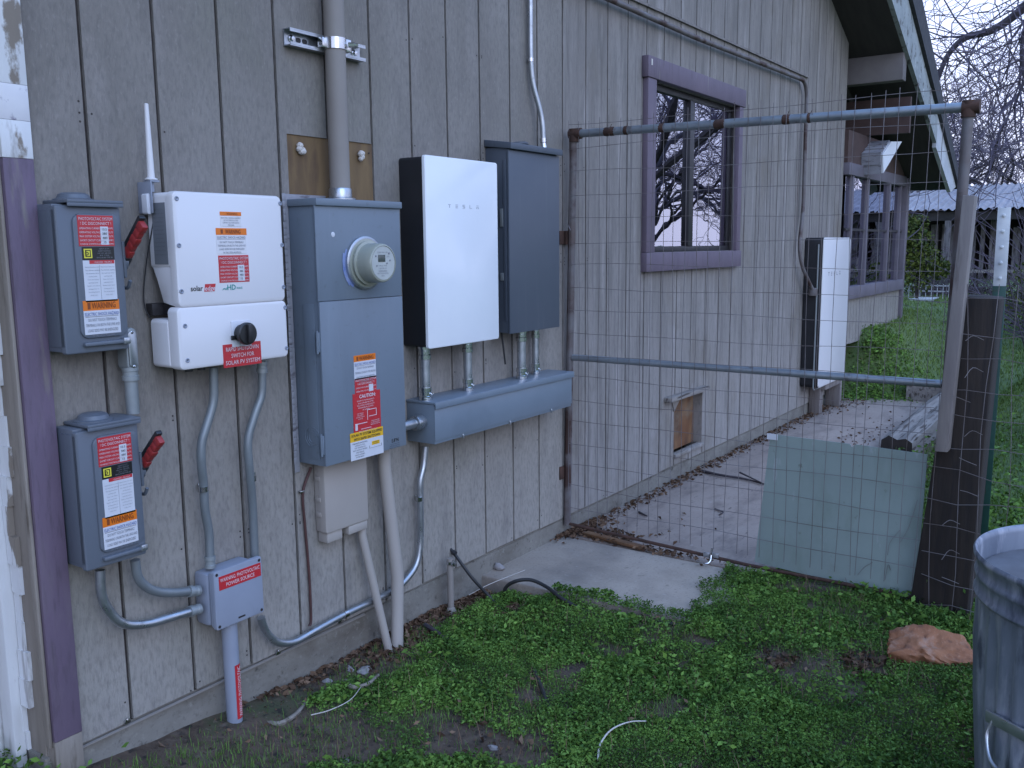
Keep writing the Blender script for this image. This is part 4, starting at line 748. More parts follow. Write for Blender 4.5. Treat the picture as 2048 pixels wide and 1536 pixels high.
# -- conduits
def conduit(name, label, pts, r, m, fit0=None, fit1=None, straps=(), rad=.09, group=None, fm='shiny_metal', n=14, side=1, flen=.035):
    t = thing(name, pts[0], label, 'conduit', group); P = fillet(pts, rad, 8)
    mb = MB(); mb.tube(P, r, n); build(mb, 'tube', m, t)
    if fit0: mb = MB(); coupling(mb, P[0], (Vector(P[1])-Vector(P[0])), r*1.05, flen); build(mb, 'fitting', fit0, t)
    if fit1: mb = MB(); coupling(mb, P[-1], (Vector(P[-2])-Vector(P[-1])), r*1.05, flen); build(mb, 'fitting', fit1, t)
    for (sp, ax) in straps: mb = MB(); strap(mb, sp, ax, r, 0, side); build(mb, 'strap', 'shiny_metal', t)
    return t
def wp(l, dd): return [W(x, y, dd) for x, y in l]
# between the two disconnects: a fitting body with a rounded glassy cover, then pipe
lbx = W(262, 660, .05)
t = thing('pull_elbow', (.03, 0, .97), 'oval grey conduit fitting hanging beside the upper disconnect switch', 'conduit')
a, b = W(262, 655, .06), W(266, 742, .06); cx = (a.x+b.x)/2
mb = MB(); mb.plate(cx-.017, cx+.017, b.z, a.z, -.022, -.062, .0165, .006, 0, 7); build(mb, 'body', 'dull_conduit', t)
mb = MB(); mb.plate(cx-.012, cx+.012, b.z+.008, a.z-.008, -.0615, -.066, .0115, .002, 0, 7); cv = build(mb, 'cover', 'galvanised', t); mb = MB(); screw(mb, cx, a.z-.012, -.066, .004); screw(mb, cx, b.z+.012, -.066, .004); build(mb, 'screws', 'shiny_metal', cv)
conduit('metal_conduit', 'short thick grey conduit between the two disconnect switches', [(cx, -.045, b.z+.01), (cx, -.045, .845)], .0165, 'dull_conduit', 'dull_conduit', None, fm='dull_conduit')
FG = 'grey flexible conduits joining the switches and the junction box'
conduit('metal_conduit', 'grey curved conduit leaving the lower switch and entering the junction box higher', wp([(270, 1120), (275, 1160), (305, 1183), (345, 1186), (398, 1181)], .045), .0125, 'flex_grey', None, 'dull_conduit', rad=.12, group=FG)
conduit('metal_conduit', 'grey curved conduit dipping lowest and entering the junction box underneath', wp([(200, 1140), (202, 1200), (240, 1250), (290, 1250), (400, 1217)], .045), .0125, 'galvanised', None, 'dull_conduit', rad=.12, group=FG)
conduit('metal_conduit', 'left bent conduit running from the inverter down to the junction box top', wp([(427, 735), (428, 800), (420, 830), (402, 885), (402, 925)], .05)+wp([(408, 975), (409, 1020), (418, 1060)], .04)+[Vector((W(420, 1130, .045).x, -.045, .365))], .0125, 'flex_grey', None, 'dull_conduit', straps=[(W(406, 978, .04), (0, 0, 1))], rad=.1, side=-1)
conduit('metal_conduit', 'right bent conduit running from the inverter down behind the junction box', wp([(524, 722), (524, 790), (512, 820), (494, 880), (498, 930)], .045)+wp([(505, 1000), (510, 1125)], .03), .0125, 'flex_grey', 'dull_conduit', None, straps=[(W(503, 957, .035), (0, 0, 1))], rad=.1, side=-1)
conduit('metal_conduit', 'long shiny conduit sweeping along the wall foot and up to the trough', [W(522, 1235, .03)]+wp([(530, 1262), (552, 1286), (585, 1287), (640, 1255), (690, 1228), (800, 1175), (835, 1130), (842, 1080), (840, 960), (848, 930), (851, 893)], .03), .0120, 'galvanised',
        straps=[(W(690, 1228, .03), (W(700, 1223, .03)-W(680, 1232, .03))), (W(838, 998, .03), (0, 0, 1))], rad=.11, side=-1)
# service mast and its strut
t = thing('service_mast', (.805, 0, 1.42), 'thick taupe painted service mast pipe rising from the meter panel', 'pipe'); mx_ = .808; my = -.052; mr_ = .032
mb = MB(); mb.tube([(mx_, my, 1.43), (mx_, my, 3.6)], mr_, 32); build(mb, 'pipe', 'beige_paint', t)
mb = MB(); mb.lathe((mx_, my, 1.4125), (0, 0, 1), [(mr_*1.5, 0), (mr_*1.5, .006), (mr_*1.14, .010), (mr_*1.12, .034), (mr_*1.04, .038)], 32); hubm = build(mb, 'hub', 'galvanised', t)
sz0, sz1 = 1.862, 1.912
t = thing('channel_strut', (.8, 0, 1.86), 'slotted galvanised channel with a chrome clamp round the mast', 'bracket')
mb = MB(); sx0, sx1 = .645, .965; mb.box((sx0, -.006, sz0), (sx1, -.001, sz1)); mb.box((sx0, -.032, sz0), (sx1, -.0065, sz0+.003)); mb.box((sx0, -.032, sz1-.003), (sx1, -.0065, sz1)); mb.box((sx0, -.0325, sz0+.0035), (sx1, -.030, sz0+.010)); mb.box((sx0, -.0325, sz1-.010), (sx1, -.030, sz1-.0035)); st = build(mb, 'channel', 'galvanised', t)
mb = MB()
for x in (.672, .938): mb.lathe((x, -.0065, (sz0+sz1)/2), (0, -1, 0), [(.012, 0), (.012, .002), (.007, .003), (.007, .010), (0, .011)], 6)
build(mb, 'bolts', 'shiny_metal', st)
mb = MB()
for x in (.70, .725): mb.plate(x-.010, x+.010, sz0+.018, sz1-.018, -.0062, -.0068, .006, .0002)
build(mb, 'slots', 'window_black', st, False)
mb = MB(); mb.lathe((mx_, my, (sz0+sz1)/2-.017), (0, 0, 1), [(mr_+.0005, 0), (mr_+.0035, .0005), (mr_+.0035, .034), (mr_+.0005, .0345)], 36); mb.box((mx_-.052, -.052, sz0+.010), (mx_-.030, -.030, sz1-.010), .002); mb.box((mx_+.030, -.072, sz0+.006), (mx_+.052, -.030, sz1-.006), .002); mb.lathe((mx_+.03, my-.028, (sz0+sz1)/2), (.6, -.8, 0), [(.008, 0), (.008, .02), (.005, .021), (.005, .03)], 6)
build(mb, 'clamp', 'shiny_metal', t)
# telecom box and two plastic risers
t = thing('utility_box', (.77, 0, .33), 'beige plastic utility box hanging under the meter panel', 'box')
x0, x1, z0, z1 = .690, .884, .345, .572; d = .055
mb = MB(); mb.box((x0, -.030, z0+.002), (x1-.004, -.001, z1), .006)
for z in (.40, .45, .52): mb.box((x0-.006, -.035, z), (x0+.002, -.012, z+.016), .002)
build(mb, 'base', 'telecom_beige', t)
mb = MB(); mb.plate(x0-.004, x1, z0, z1+.01, -.029, -d, .010, .006); build(mb, 'lid', 'telecom_beige', t)
mb = MB(); mb.box((x0+.006, -.048, z0-.034), (x0+.075, -.004, z0+.001), .004); mb.box((x0+.10, -.052, z0-.030), (x1-.004, -.004, z0+.001), .005); build(mb, 'cable_entries', 'telecom_beige', t)
mb = MB(); a = W(724, 1070, .03); b = G(769, 1318, -.19); mb.tube([a+Vector((0, 0, .03)), a, Vector((b.x-.01, -.085, -.20))], .0145, 20); tag(build(mb, 'riser_pipe', 'telecom_beige'), 'thin beige riser pipe slanting from the utility box to the ground', 'pipe')
mb = MB(); a = W(768, 915, .045); mb.tube([Vector((a.x, -.045, .592)), a+Vector((0, 0, -.03)), W(795, 1150, .062), Vector((.962, -.090, -.21))], .0225, 26); tag(build(mb, 'riser_pipe', 'telecom_beige'), 'thick beige riser pipe from the meter panel straight to the ground', 'pipe')
# brown cable at the left foot of the meter panel
t = thing('wall_cable', (.65, 0, 0), 'dark brown cable stapled down the siding left of the utility box', 'cable')
mb = MB(); mb.tube(smooth_path(wp([(622, 935), (606, 985), (610, 1050), (616, 1120), (620, 1180), (622, 1240), (619, 1252)], .008), 6), .0045, 8); build(mb, 'cord', 'cable_brown', t)
mb = MB(); p = W(603, 983, .008); mb.obox(p, (UX, (0, 1, 0), UZ), (.010, .006, .003), .001); mb.lathe(p+Vector((-.008, 0, 0)), (0, -1, 0), [(.004, 0), (.004, .004)], 8); build(mb, 'staple', 'shiny_metal', t)
# upper EMT conduit into the slate cabinet
c = W(1077, 268, .05)
conduit('metal_conduit', 'shiny vertical conduit entering the top of the slate cabinet', [(1.953, -.02, 3.4), (1.953, -.02, 2.02), (1.962, -.022, 1.93), (2.0, -.046, 1.79), (2.004, -.05, 1.66)], .0110, 'galvanised', None, 'shiny_metal', straps=[((1.953, -.02, 2.02), (0, 0, 1))], rad=.06, side=-1, flen=.05)
# long pipe along the wall to the far battery
conduit('metal_conduit', 'long weathered pipe along the upper wall turning down to the battery', [(-.1+2.0, -.035, 2.387), (3.6, -.035, 2.385), (4.4, -.035, 2.40), (5.55, -.035, 2.42), (5.57, -.035, 1.5), (5.50, -.035, 1.25), (5.53, -.05, 1.1), (5.72, -.09, .90)], .0135, 'rusty_post', rad=.13)
mb = MB()
for i in range(24): x = 2.3+i*.14; z = 2.44+.001*i; mb.box((x, -.014, z), (x+.1398, -.0005, z+.012))
build(mb, 'trim_strip', 'board_grey', house, False)
mb = MB(); p = Vector((5.72, -.085, .90)); mb.lathe(p+Vector((0, 0, -.03)), (0, 0, 1), [(.03, 0), (.034, .01), (.034, .05), (.022, .06)], 14); tag(build(mb, 'pipe_elbow', 'rusty_post'), 'rusty round fitting where the long pipe meets the battery', 'fitting')
# far battery
t = thing('battery_unit', (6.0, 0, .15), 'tall white and black wall battery near the far end of the wall', 'battery')
d = .147; x0, x1, z0, z1 = 5.745, 6.49, .158, 1.307
mb = MB(); mb.plate(x0, x1, z0, z1, -.006, -d+.008, .03, .004); build(mb, 'body', 'black_shell', t)
mb = MB(); mb.plate(x0, x1, z0, z1, -d+.0075, -d, .03, .006); ft = build(mb, 'front_cover', 'white_enamel', t); wide_logo(ft, 6.05, 1.03, -d-.0005, .028, .075, 'print_grey')
mb = MB(); mb.box((x0+.25, -.09, -.09), (x0+.33, -.002, z0+.02), .004); mb.box((x1-.06, -.13, -.09), (x1-.01, -.01, z0+.01), .004); mb.box((x0+.26, -.128, z0-.05), (x1-.005, -.012, z0-.001), .003); build(mb, 'stand', 'board_grey', t)
mb = MB(); mb.tube(fillet([(x0-.012, -.11, z1-.05), (x0-.012, -.11, z0-.015), (x0+.3, -.11, z0-.015)], .03), .006, 8); build(mb, 'guard_wire', 'dull_conduit', t)
# little fixings at the foot of the siding
for lab, q in (('small shiny screw clip at the foot of the first groove', (255, 1442)), ('small shiny screw clip at the siding foot right of the grey pipe', (556, 1305))):
    p = W(*q, .004); mb = MB(); mb.box((p.x-.010, -.008, p.z-.006), (p.x+.008, .0, p.z+.004), .002); mb.lathe((p.x-.004, -.008, p.z+.006), (0, -1, 0), [(.006, 0), (.006, .004), (0, .006)], 8); tag(build(mb, 'metal_clip', 'shiny_metal'), lab, 'clip', 'metal clips at the siding foot')
# stub pipe and black cable
t = thing('stub_pipe', (1.32, -.05, -.15), 'short taupe stub pipe with a metal clamp standing at the wall foot', 'pipe')
p = W(900, 1120, .045); mb = MB(); mb.tube([(p.x, -.045, .075), (p.x, -.045, -.17)], .0125, 16); mb.lathe((p.x, -.045, -.12), (0, 0, -1), [(.0125, 0), (.022, .02), (.024, .05)], 12); build(mb, 'pipe', 'beige_paint', t)
mb = MB(); mb.lathe((p.x, -.045, .052), (0, 0, 1), [(.0135, 0), (.016, .001), (.016, .012), (.0135, .013)], 14); mb.obox((p.x, -.062, .058), ((1, 0, 1), (0, 1, 0), (-1, 0, 1)), (.010, .004, .010), .001); build(mb, 'clamp', 'shiny_metal', t)
mb = MB(); p = W(907, 1105, .012); mb.tube(smooth_path([p+Vector((0, .03, .02)), p, W(925, 1130, .05), W(948, 1160, .09), G(985, 1200, -.12), G(1010, 1225, -.135)], 6), .0065, 8); mb.lathe(p, (0, -1, -.3), [(.010, -.004), (.010, .012), (.006, .014)], 10); tag(build(mb, 'black_cable', 'black_rubber'), 'black cable coming out of the siding and slanting into the weeds', 'cable')
mb = MB(); mb.tube(smooth_path([G(1008, 1200, -.15)+Vector((0, 0, -.02)), G(1010, 1178, -.10)+Vector((0, 0, .0)), G(1030, 1163, -.06), G(1062, 1160, -.05), G(1095, 1175, -.065), G(1125, 1198, -.082), G(1180, 1225, -.11), G(1260, 1240, -.12), G(1330, 1246, -.09), G(1370, 1252, -.10)], 6), .0075, 8); tag(build(mb, 'drip_hose', 'black_rubber'), 'black drip hose looping over the near edge of the concrete pad', 'hose')
mb = MB(); mb.tube(smooth_path([G(1068, 1340, -.13), G(1085, 1380, -.125), G(1100, 1415, -.13), G(1150, 1440, -.14)], 6), .0065, 8); tag(build(mb, 'drip_hose', 'black_rubber'), 'short length of black hose showing among the weeds in the middle of the yard', 'hose')
# ================================================================== gate, posts, fence
GX = 2.25
gp = lambda x, y, gx=GX: X(x, y, gx)
gate = thing('wire_gate', (GX, -.07, -.1), 'rusty pipe gate with welded wire mesh swung shut across the path', 'gate')
tl, tr_, ml, mr2, bl = gp(1147, 268), gp(1938, 214), gp(1146, 715), gp(1884, 768), gp(1134, 1048)
br_ = gp(1833, 1196)
mb = MB(); mb.tube([tl, tr_], .0175, 14); topb = build(mb, 'top_rail', 'rust_pipe', gate)
mb = MB(); mb.tube([ml, mr2], .015, 14); build(mb, 'middle_rail', 'rust_pipe', gate)
mb = MB(); mb.tube([tl+Vector((0, 0, .012)), bl], .017, 14); build(mb, 'upright', 'rusty_post', gate)
mb = MB(); mb.tube([tr_+Vector((0, 0, .012)), tr_.lerp(gp(1862, 1196), .565)], .018, 14); build(mb, 'upright', 'rusty_post', gate)
mb = MB(); mb.tube([bl+Vector((0, .0, .004)), gp(1500, 1131), br_], .0075, 10); build(mb, 'bottom_rail', 'rust', gate)
mb = MB()
def joint(mb, p, r=.024, l=.035):
    mb.tube([p+Vector((0, l*.6, 0)), p-Vector((0, l, 0))], r, 12); mb.tube([p+Vector((0, 0, l*.6)), p-Vector((0, 0, l))], r*.98, 12)
joint(mb, tl+Vector((0, -.004, 0))); tag(build(mb, 'corner_joint', 'rust', gate), None)
mb = MB(); joint(mb, tr_); build(mb, 'corner_joint', 'rust', gate)
for f, w_ in ((.115, .05), (.165, .018), (.27, .022), (.43, .045), (.60, .03), (.655, .012)):
    p = tl.lerp(tr_, f); mb = MB(); pr = [(.0177, 0)]+[(.0181+random.uniform(0, .0016), w_*k/5) for k in range(1, 5)]+[(.0177, w_)]
    mb.lathe(p+Vector((0, w_/2, 0)), (0, -1, 0), pr, 12); mb.tube([p+Vector((0, 0, .01)), p+Vector((random.uniform(-.01, .01), -.01, .030))], .0012, 5); build(mb, 'rust_wrap', 'rust', gate)
# welded mesh, on the camera side of the frame
yl, yr = tl.y+.012, tr_.y+.02; ztop, zbot = tl.z+.045, bl.z+.02
def wob(a, k): return .006*math.sin(a*3.1+k*1.7)+.004*math.sin(a*7.7+k*2.3)
mb = MB(); ny = int((yl-yr)/.0508)
for i in range(ny+1):
    y = yl-.0508*i; k = i*1.3; mb.tube([(GX-.0195+wob(z, k)*.6, y+wob(z, k)*.8-(.012*(ztop-z)*-1 if i > 25 else 0), z) for z in np.linspace(zbot, ztop+random.uniform(-.004, .02), 12)], .00125, 4, False)
for j in range(int((ztop-zbot)/.1016)+1):
    z = ztop-.006-.1016*j; k = j*2.1; mb.tube([(GX-.0215+wob(y, k)*.5, y, z+wob(y, k)*.8-.012*(yl-y)/(yl-yr)*(1 if z > 1 else -.0)) for y in np.linspace(yl, yr+.03, 14)], .00125, 4, False)
build(mb, 'wire_mesh', 'wire', gate)
mb = MB(); q = [gp(1541, 868, GX+.012), gp(1700, 888, GX+.012), gp(1703, 894, GX+.012), gp(1712, 889, GX+.012), gp(1855, 909, GX+.012), gp(1831, 1203, GX+.012), gp(1509, 1124, GX+.012)]
mb.prism(q, (.004, 0, 0)); build(mb, 'sheet_panel', 'blue_sheet', gate, False)
mb = MB(); mb.box(gp(1535, 866)-Vector((.003, 0, 0)), gp(1556, 880)-Vector((.006, 0, 0))); build(mb, 'paper_tag', 'white_label', gate, False)
mb = MB(); cr_ = [[(1835, 1000), (1826, 1030), (1815, 1060), (1800, 1085)], [(1770, 1160), (1776, 1130), (1781, 1140)], [(1715, 1150), (1728, 1135), (1745, 1125)], [(1690, 1155), (1694, 1165)], [(1800, 1060), (1780, 1085), (1775, 1110)]]
for l in cr_: mb = MB(); mb.tube(smooth_path([gp(x, y, GX+.004) for x, y in l], 4), .0011, 4); build(mb, 'loose_wire', 'wire', gate)
mb = MB(); hx_ = [gp(1392, 1123, GX-.06), gp(1412, 1127, GX-.06), gp(1420, 1122, GX-.045), gp(1422, 1110, GX-.03), gp(1424, 1097, GX-.03)]
mb.tube(smooth_path(hx_, 5), .0045, 8)
lt = build(mb, 'drop_latch', 'shiny_metal', gate)
for q in ((1413, 1109), (1431, 1111)): p = gp(*q, GX-.024); mb = MB(); mb.box(p-Vector((.004, .014, .010)), p+Vector((.004, .014, .010)), .002); build(mb, 'latch_plate', 'galvanised', lt)
for z in (1.30, .22):
    mb = MB(); p = Vector((GX, tl.y+.02, z)); mb.lathe(p+Vector((-.0, .012, -.03)), (0, 0, 1), [(.016, 0), (.016, .06)], 10); mb.box((GX-.006, tl.y+.02, z-.012), (GX+.006, -.004, z+.012), .002); mb.box((GX-.05, -.0065, z-.03), (GX+.05, -.001, z+.03), .001); build(mb, 'hinge', 'rust', gate)
mb = MB(); mb.tube(smooth_path([(GX-.03, -.05, 1.33), (GX-.02, -.03, 1.36), (GX, -.03, 1.35), (GX+.005, -.03, 1.32), (GX-.015, -.04, 1.31)], 4), .0025, 5); build(mb, 'tie_wire', 'wire', gate)
# threshold board and gap filler
a, b = G(1165, 1066, -.085), G(1292, 1099, -.085); mb = MB(); mb.obox((a+b)/2+Vector((0, 0, .004)), ((b-a), (0, 0, 1), (b-a).cross(UZ)), ((b-a).length/2*.9, .008, .020), .004)
tag(build(mb, 'threshold_board', 'pet_board'), 'rotten orange-brown board lying under the hinge side of the gate', 'board')
mb = MB(); mb.box((2.236, -1.02, -.3), (2.261, .02, -.105)); tag(build(mb, 'path_joint', 'soil'), None, kind='structure')
# light board on the gate post
bx = 2.145; q1, q2, q3, q4 = X(1925, 390, bx), X(1950, 391, bx), X(1895, 905, bx), X(1869, 903, bx)
mb = MB(); mb.prism([q1, q2, q3, q4], (.066, 0, 0), .003); t = tag(build(mb, 'timber_board', 'board_grey'), 'pale weathered board standing tall against the dark post right of the gate', 'post')
dx = 2.222; q1, q2, q3, q4 = X(1922, 592, dx), X(1999, 597, dx), X(1932, 1240, dx), X(1812, 1228, dx)
mb = MB(); mb.prism([q1, q2, q3+Vector((0, 0, -.05)), q4+Vector((0, 0, -.05))], (.15, 0, 0), .008); tag(build(mb, 'timber_post', 'dark_post'), 'thick dark rotten timber post right of the gate', 'post')
tp = thing('steel_post', (2.85, -1.8, -.1), 'dark green steel fence post with a white studded top', 'post')
tx = 2.85; a, m_, b = X(2009, 415, tx), X(1999, 572, tx), X(1962, 1075, tx)
def tpost(p0, p1, w): 
    mb = MB(); ax = (p1-p0); mb.obox((p0+p1)/2, (ax, (0, 1, 0), ax.cross(Vector((0, 1, 0)))), (ax.length/2, w, .003), .001); mb.obox((p0+p1)/2+Vector((.018, 0, 0)), (ax, (0, 1, 0), ax.cross(Vector((0, 1, 0)))), (ax.length/2, .003, .016), .001); return mb
mb = tpost(a, m_, .0235); wt = build(mb, 'white_top', 'post_white', tp); mb = tpost(m_, b, .0245); build(mb, 'shaft', 'post_green', tp)
for i in range(5): p = a.lerp(m_, .10+.20*i); mb = MB(); mb.lathe(p-Vector((.003, 0, 0)), (-1, 0, 0), [(.007, 0), (.006, .007), (0, .009)], 10); build(mb, 'stud', 'post_white', wt)
fn = thing('wire_fence', (2.3, -1.75, -.1), 'sagging rusty wire fence running from the dark post behind the trash can', 'fence')
mb = MB(); F0, F1 = Vector((2.205, -1.60, 0)), Vector((1.95, -3.2, 0))
for i in range(22):
    t_ = i/21; p = F0.lerp(F1, t_); mb.tube([p+Vector((wob(z, i)*1.5, wob(z, i*2)*1.5, z)) for z in np.linspace(-.1, 1.12, 8)], .0014, 4, False)
for j in range(12):
    z = -.06+j*.1016; mb.tube([F0.lerp(F1, t_)+Vector((wob(t_*3, j)*1.5-.003, 0, z+wob(t_*4, j*1.7)*2)) for t_ in np.linspace(-.02, 1, 16)], .0014, 4, False)
build(mb, 'wire_mesh', 'wire', fn)
for k in range(9):
    mb = MB(); p = F0+Vector((-.03, -.09-random.uniform(0, .06), .05+.11*k)); mb.tube(smooth_path([p, p+Vector((-.02, .03, .015)), p+Vector((-.045, .05, random.uniform(-.02, .03)))], 3), .0012, 4); build(mb, 'loose_end', 'wire', fn)
# railway ties by the path
def tie(a, b, w, h, label, ends='tie_end'):
    a, b = Vector(a), Vector(b); ax = (b-a).normalized(); lat = ax.cross(UZ).normalized(); t = thing('railway_tie', (a+b)/2, label, 'timber')
    n = 16; mb = MB(); rings = []
    for i in range(n+1):
        p = a.lerp(b, i/n); jl = lambda: random.uniform(-.008, .008)
        rings.append([p+lat*(-w+jl())+UZ*(-h), p+lat*(w+jl())-UZ*h, p+lat*(w*.93+jl())+UZ*(h*.8+jl()), p+lat*(w*.5)+UZ*(h+jl()), p+UZ*(h*.86+jl()), p+lat*(-w*.5)+UZ*(h+jl()), p+lat*(-w*.93)+UZ*(h*.8+jl())])
    m = 7; vs = sum(rings, []); mb.add(vs, [(i*m+k, i*m+(k+1) % m, (i+1)*m+(k+1) % m, (i+1)*m+k) for i in range(n) for k in range(m)]); mb.add(rings[-1], [tuple(range(m))])
    build(mb, 'body', 'tie_wood', t, True, 25); mb = MB(); mb.add([q-ax*.002 for q in rings[0]], [tuple(range(m))[::-1]]); build(mb, 'cut_end', 'tie_end', t, False); return t
tie((4.95, -.90, -.10), (6.95, -.90, -.06), .105, .10, 'long split railway tie lying along the right edge of the path')
tie((7.15, -.95, -.02), (7.18, -.52, -.01), .09, .09, 'short railway tie laid across the far end of the path')
tie((7.45, -.62, -.06), (7.30, -.12, -.04), .06, .06, 'railway tie half buried in grass at the far edge of the path')
tie((3.6, -2.3, .10), (5.4, -1.72, .20), .10, .09, 'dark railway tie in the weeds beyond the wire fence')
# trash can
def on_can(px, py, r_):                  # where the sight line first meets a cylinder of radius r_ round the can's axis
    v = ray(px, py); ox, oy = CAM.x-1.04, CAM.y+2.18; A_ = v.x**2+v.y**2; B_ = 2*(ox*v.x+oy*v.y); t_ = (-B_-math.sqrt(max(0, B_*B_-4*A_*(ox*ox+oy*oy-r_*r_))))/(2*A_); return CAM+v*t_
hp_ = on_can(2046, 1512, .268); HANG = math.atan2(hp_.y+2.18, hp_.x-1.04); 
cc = Vector((1.04, -2.18, 0)); RT, RB, ZT, ZB = .288, .25, .555, -.14
can = thing('trash_can', (cc.x, cc.y, ZB), 'dented galvanised trash can brim-full of rainwater at the lower right', 'trash can')
mb = MB(); nseg = 160; rows = [(ZB, RB), (ZB+.03, RB+.004), (ZB+.05, RB-.002), (ZB+.12, RB+.006), (.10, .262), (.22, .268), (.34, .274), (.455, .280)]
vs = []
for (z, r_) in rows:
    flute = .0 if z < ZB+.04 or z > .44 else .0055
    for k in range(nseg):
        a_ = 2*math.pi*k/nseg; rr = r_+flute*math.sin(a_*36)+.004*math.sin(a_*3+z*9)*(.3 if z > .4 else 1); vs.append((cc.x+rr*math.cos(a_), cc.y+rr*math.sin(a_), z))
m = len(rows); mb.add(vs, [(i*nseg+k, i*nseg+(k+1) % nseg, (i+1)*nseg+(k+1) % nseg, (i+1)*nseg+k) for i in range(m-1) for k in range(nseg)]); mb.add([vs[k] for k in range(nseg)], [tuple(range(nseg))[::-1]])
body = build(mb, 'body', 'can_metal', can, True, 60)
mb = MB(); mb.lathe((cc.x, cc.y, 0), (0, 0, 1), [(.279, .452), (.286, .456), (.288, .463), (.284, .470), (.2835, .495), (.286, .501), (.2885, .507), (.286, .514), (.284, .52), (.286, .540), (.292, .547), (.293, .555), (.289, .561), (.284, .557), (.281, .545), (.2795, .46)], 96); build(mb, 'rim', 'can_metal', can, True, 50)
mb = MB(); mb.lathe((cc.x, cc.y, 0), (0, 0, 1), [(.2775, .50), (.2765, .46), (.262, .44), (.258, .30)], 72); build(mb, 'inside', 'can_inside', can)
mb = MB(); mb.lathe((cc.x, cc.y, 0), (0, 0, 1), [(.2775, .476), (0, .4765)], 72); build(mb, 'water', 'water', can, False)
ha = HANG; hz0 = 0; hc = Vector((math.cos(ha), math.sin(ha), 0)); ht = Vector((-hc.y, hc.x, 0)); hz = hp_.z+.02
mb = MB(); hb = cc+hc*.268; mb.tube(smooth_path([hb+ht*.072+UZ*(hz+.03)+hc*.006, hb+ht*.078+UZ*(hz-.01)+hc*.016, hb+ht*.05+UZ*(hz-.05)+hc*.034, hb-ht*.0+UZ*(hz-.062)+hc*.040, hb-ht*.05+UZ*(hz-.05)+hc*.034, hb-ht*.078+UZ*(hz-.01)+hc*.016, hb-ht*.072+UZ*(hz+.03)+hc*.006], 7), .0045, 10)
hd_ = build(mb, 'handle', 'galvanised', can)
mb = MB(); mb.obox(hb+UZ*(hz+.032)+hc*.008, (ht, UZ, hc), (.09, .014, .003), .002); build(mb, 'bracket', 'galvanised', hd_)
# rock, pebbles, sticks
def stone(name, c, sx, sy, sz, m, label, cat, seed, sub=3, group=None, amp=.25, rot=0):
    bm = bmesh.new(); bmesh.ops.create_icosphere(bm, subdivisions=sub, radius=1); r = random.Random(seed); dirs = [(Vector((r.uniform(-1, 1), r.uniform(-1, 1), r.uniform(-.6, 1))).normalized(), r.uniform(.55, .9)) for _ in range(9)]
    for v in bm.verts:
        n = v.co.normalized(); 
        for dd_, k in dirs:
            pr = v.co.dot(dd_)
            if pr > k: v.co -= dd_*(pr-k)*.85
        nv = Vector(n); v.co *= 1+amp*(.35*mnoise.noise(nv*1.7+Vector((seed, 0, 0)))+.22*mnoise.noise(nv*4.5+Vector((0, seed, 0)))+.10*mnoise.noise(nv*11))
    M_ = Matrix.Rotation(rot, 3, 'Z'); mb = MB(); mb.add([Vector(c)+M_ @ Vector((v.co.x*sx, v.co.y*sy, v.co.z*sz)) for v in bm.verts], [[v.index for v in f.verts] for f in bm.faces]); bm.free()
    o = build(mb, name, m, None, True, 60); tag(o, label, cat, group); return o
stone('boulder', (1.80, -1.70, -.095), .125, .17, .10, 'rock', 'orange-brown boulder in the weeds beside the trash can', 'rock', 3, 5, rot=.15, amp=.75)
stone('pebble', G(998, 1133, -.075), .022, .028, .018, 'pebble', 'round pale pebble on the concrete pad close to the wall', 'pebble', 5)
for i, (q, s_, lab) in enumerate((((728, 1340), .035, 'largest pale stone in the soil beside the beige riser pipes'), ((700, 1338), .025, 'pale flat stone touching the largest one near the riser pipes'), ((655, 1362), .022, 'buff stone in bare soil left of the curled brown root'), ((862, 1347), .016, 'bluish pebble in the weeds right of the riser pipes'), ((1042, 1466), .020, 'pointed pale stone on the bare soil near the bottom middle'), ((985, 1497), .022, 'pale wedge stone lowest on the bare soil near the bottom middle'), ((690, 1520), .016, 'grey pebble at the very bottom of the yard'), ((838, 1398), .018, 'grey stone half hidden in grass left of the middle'))):
    p = G(*q, -.14); p.z = float(ground_h(p.x, p.y))+s_*.08; stone('pebble', p, s_*.85, s_*.6, s_*.45, 'pebble', lab, 'pebble', 20+i, 3, 'loose stones in the yard', rot=i, amp=.7)
def stick(label, pts, r, m='bark', name='twig', cat='twig'):
    P = [G(x, y, z) for x, y, z in pts]; mb = MB(); sp = smooth_path(P, 5); mb.tube(sp, [r*(1-.5*i/len(sp)) for i in range(len(sp))], 6); return tag(build(mb, name, m), label, cat)
stick('forked dark twig lying on the path near the blue panel', [(1404, 942, -.085), (1440, 950, -.08), (1490, 958, -.083), (1527, 968, -.085)], .010)
stick('thin dark twig crossing the forked one on the path', [(1480, 945, -.07), (1505, 957, -.07), (1528, 968, -.082)], .006)
stick('small bent twig on the path right behind the gate', [(1430, 1018, -.088), (1446, 1024, -.085), (1438, 1030, -.088)], .005)
stick('small dark twig on the path near the hinge side', [(1278, 1024, -.088), (1294, 1032, -.086)], .006)
stick('curled pale brown root on bare soil below the thin riser pipe', [(690, 1362, -.13), (705, 1374, -.12), (735, 1368, -.12), (757, 1350, -.13)], .009, 'bare_wood', 'root', 'root')
stick('brown bark strip lying right of the grey pipe', [(530, 1447, -.14), (560, 1447, -.13), (590, 1430, -.13), (612, 1405, -.14)], .010, 'bare_wood', 'bark_strip', 'bark')
stick('long thin dry straw curving over the grass near the bottom', [(622, 1430, -.11), (660, 1420, -.10), (700, 1400, -.10), (722, 1374, -.11)], .0018, 'foam', 'straw', 'straw')
stick('white curved root stem at the bottom right of the weeds', [(1196, 1520, -.10), (1200, 1490, -.09), (1222, 1460, -.08), (1258, 1444, -.09), (1292, 1442, -.10)], .0030, 'foam', 'stem', 'stem')
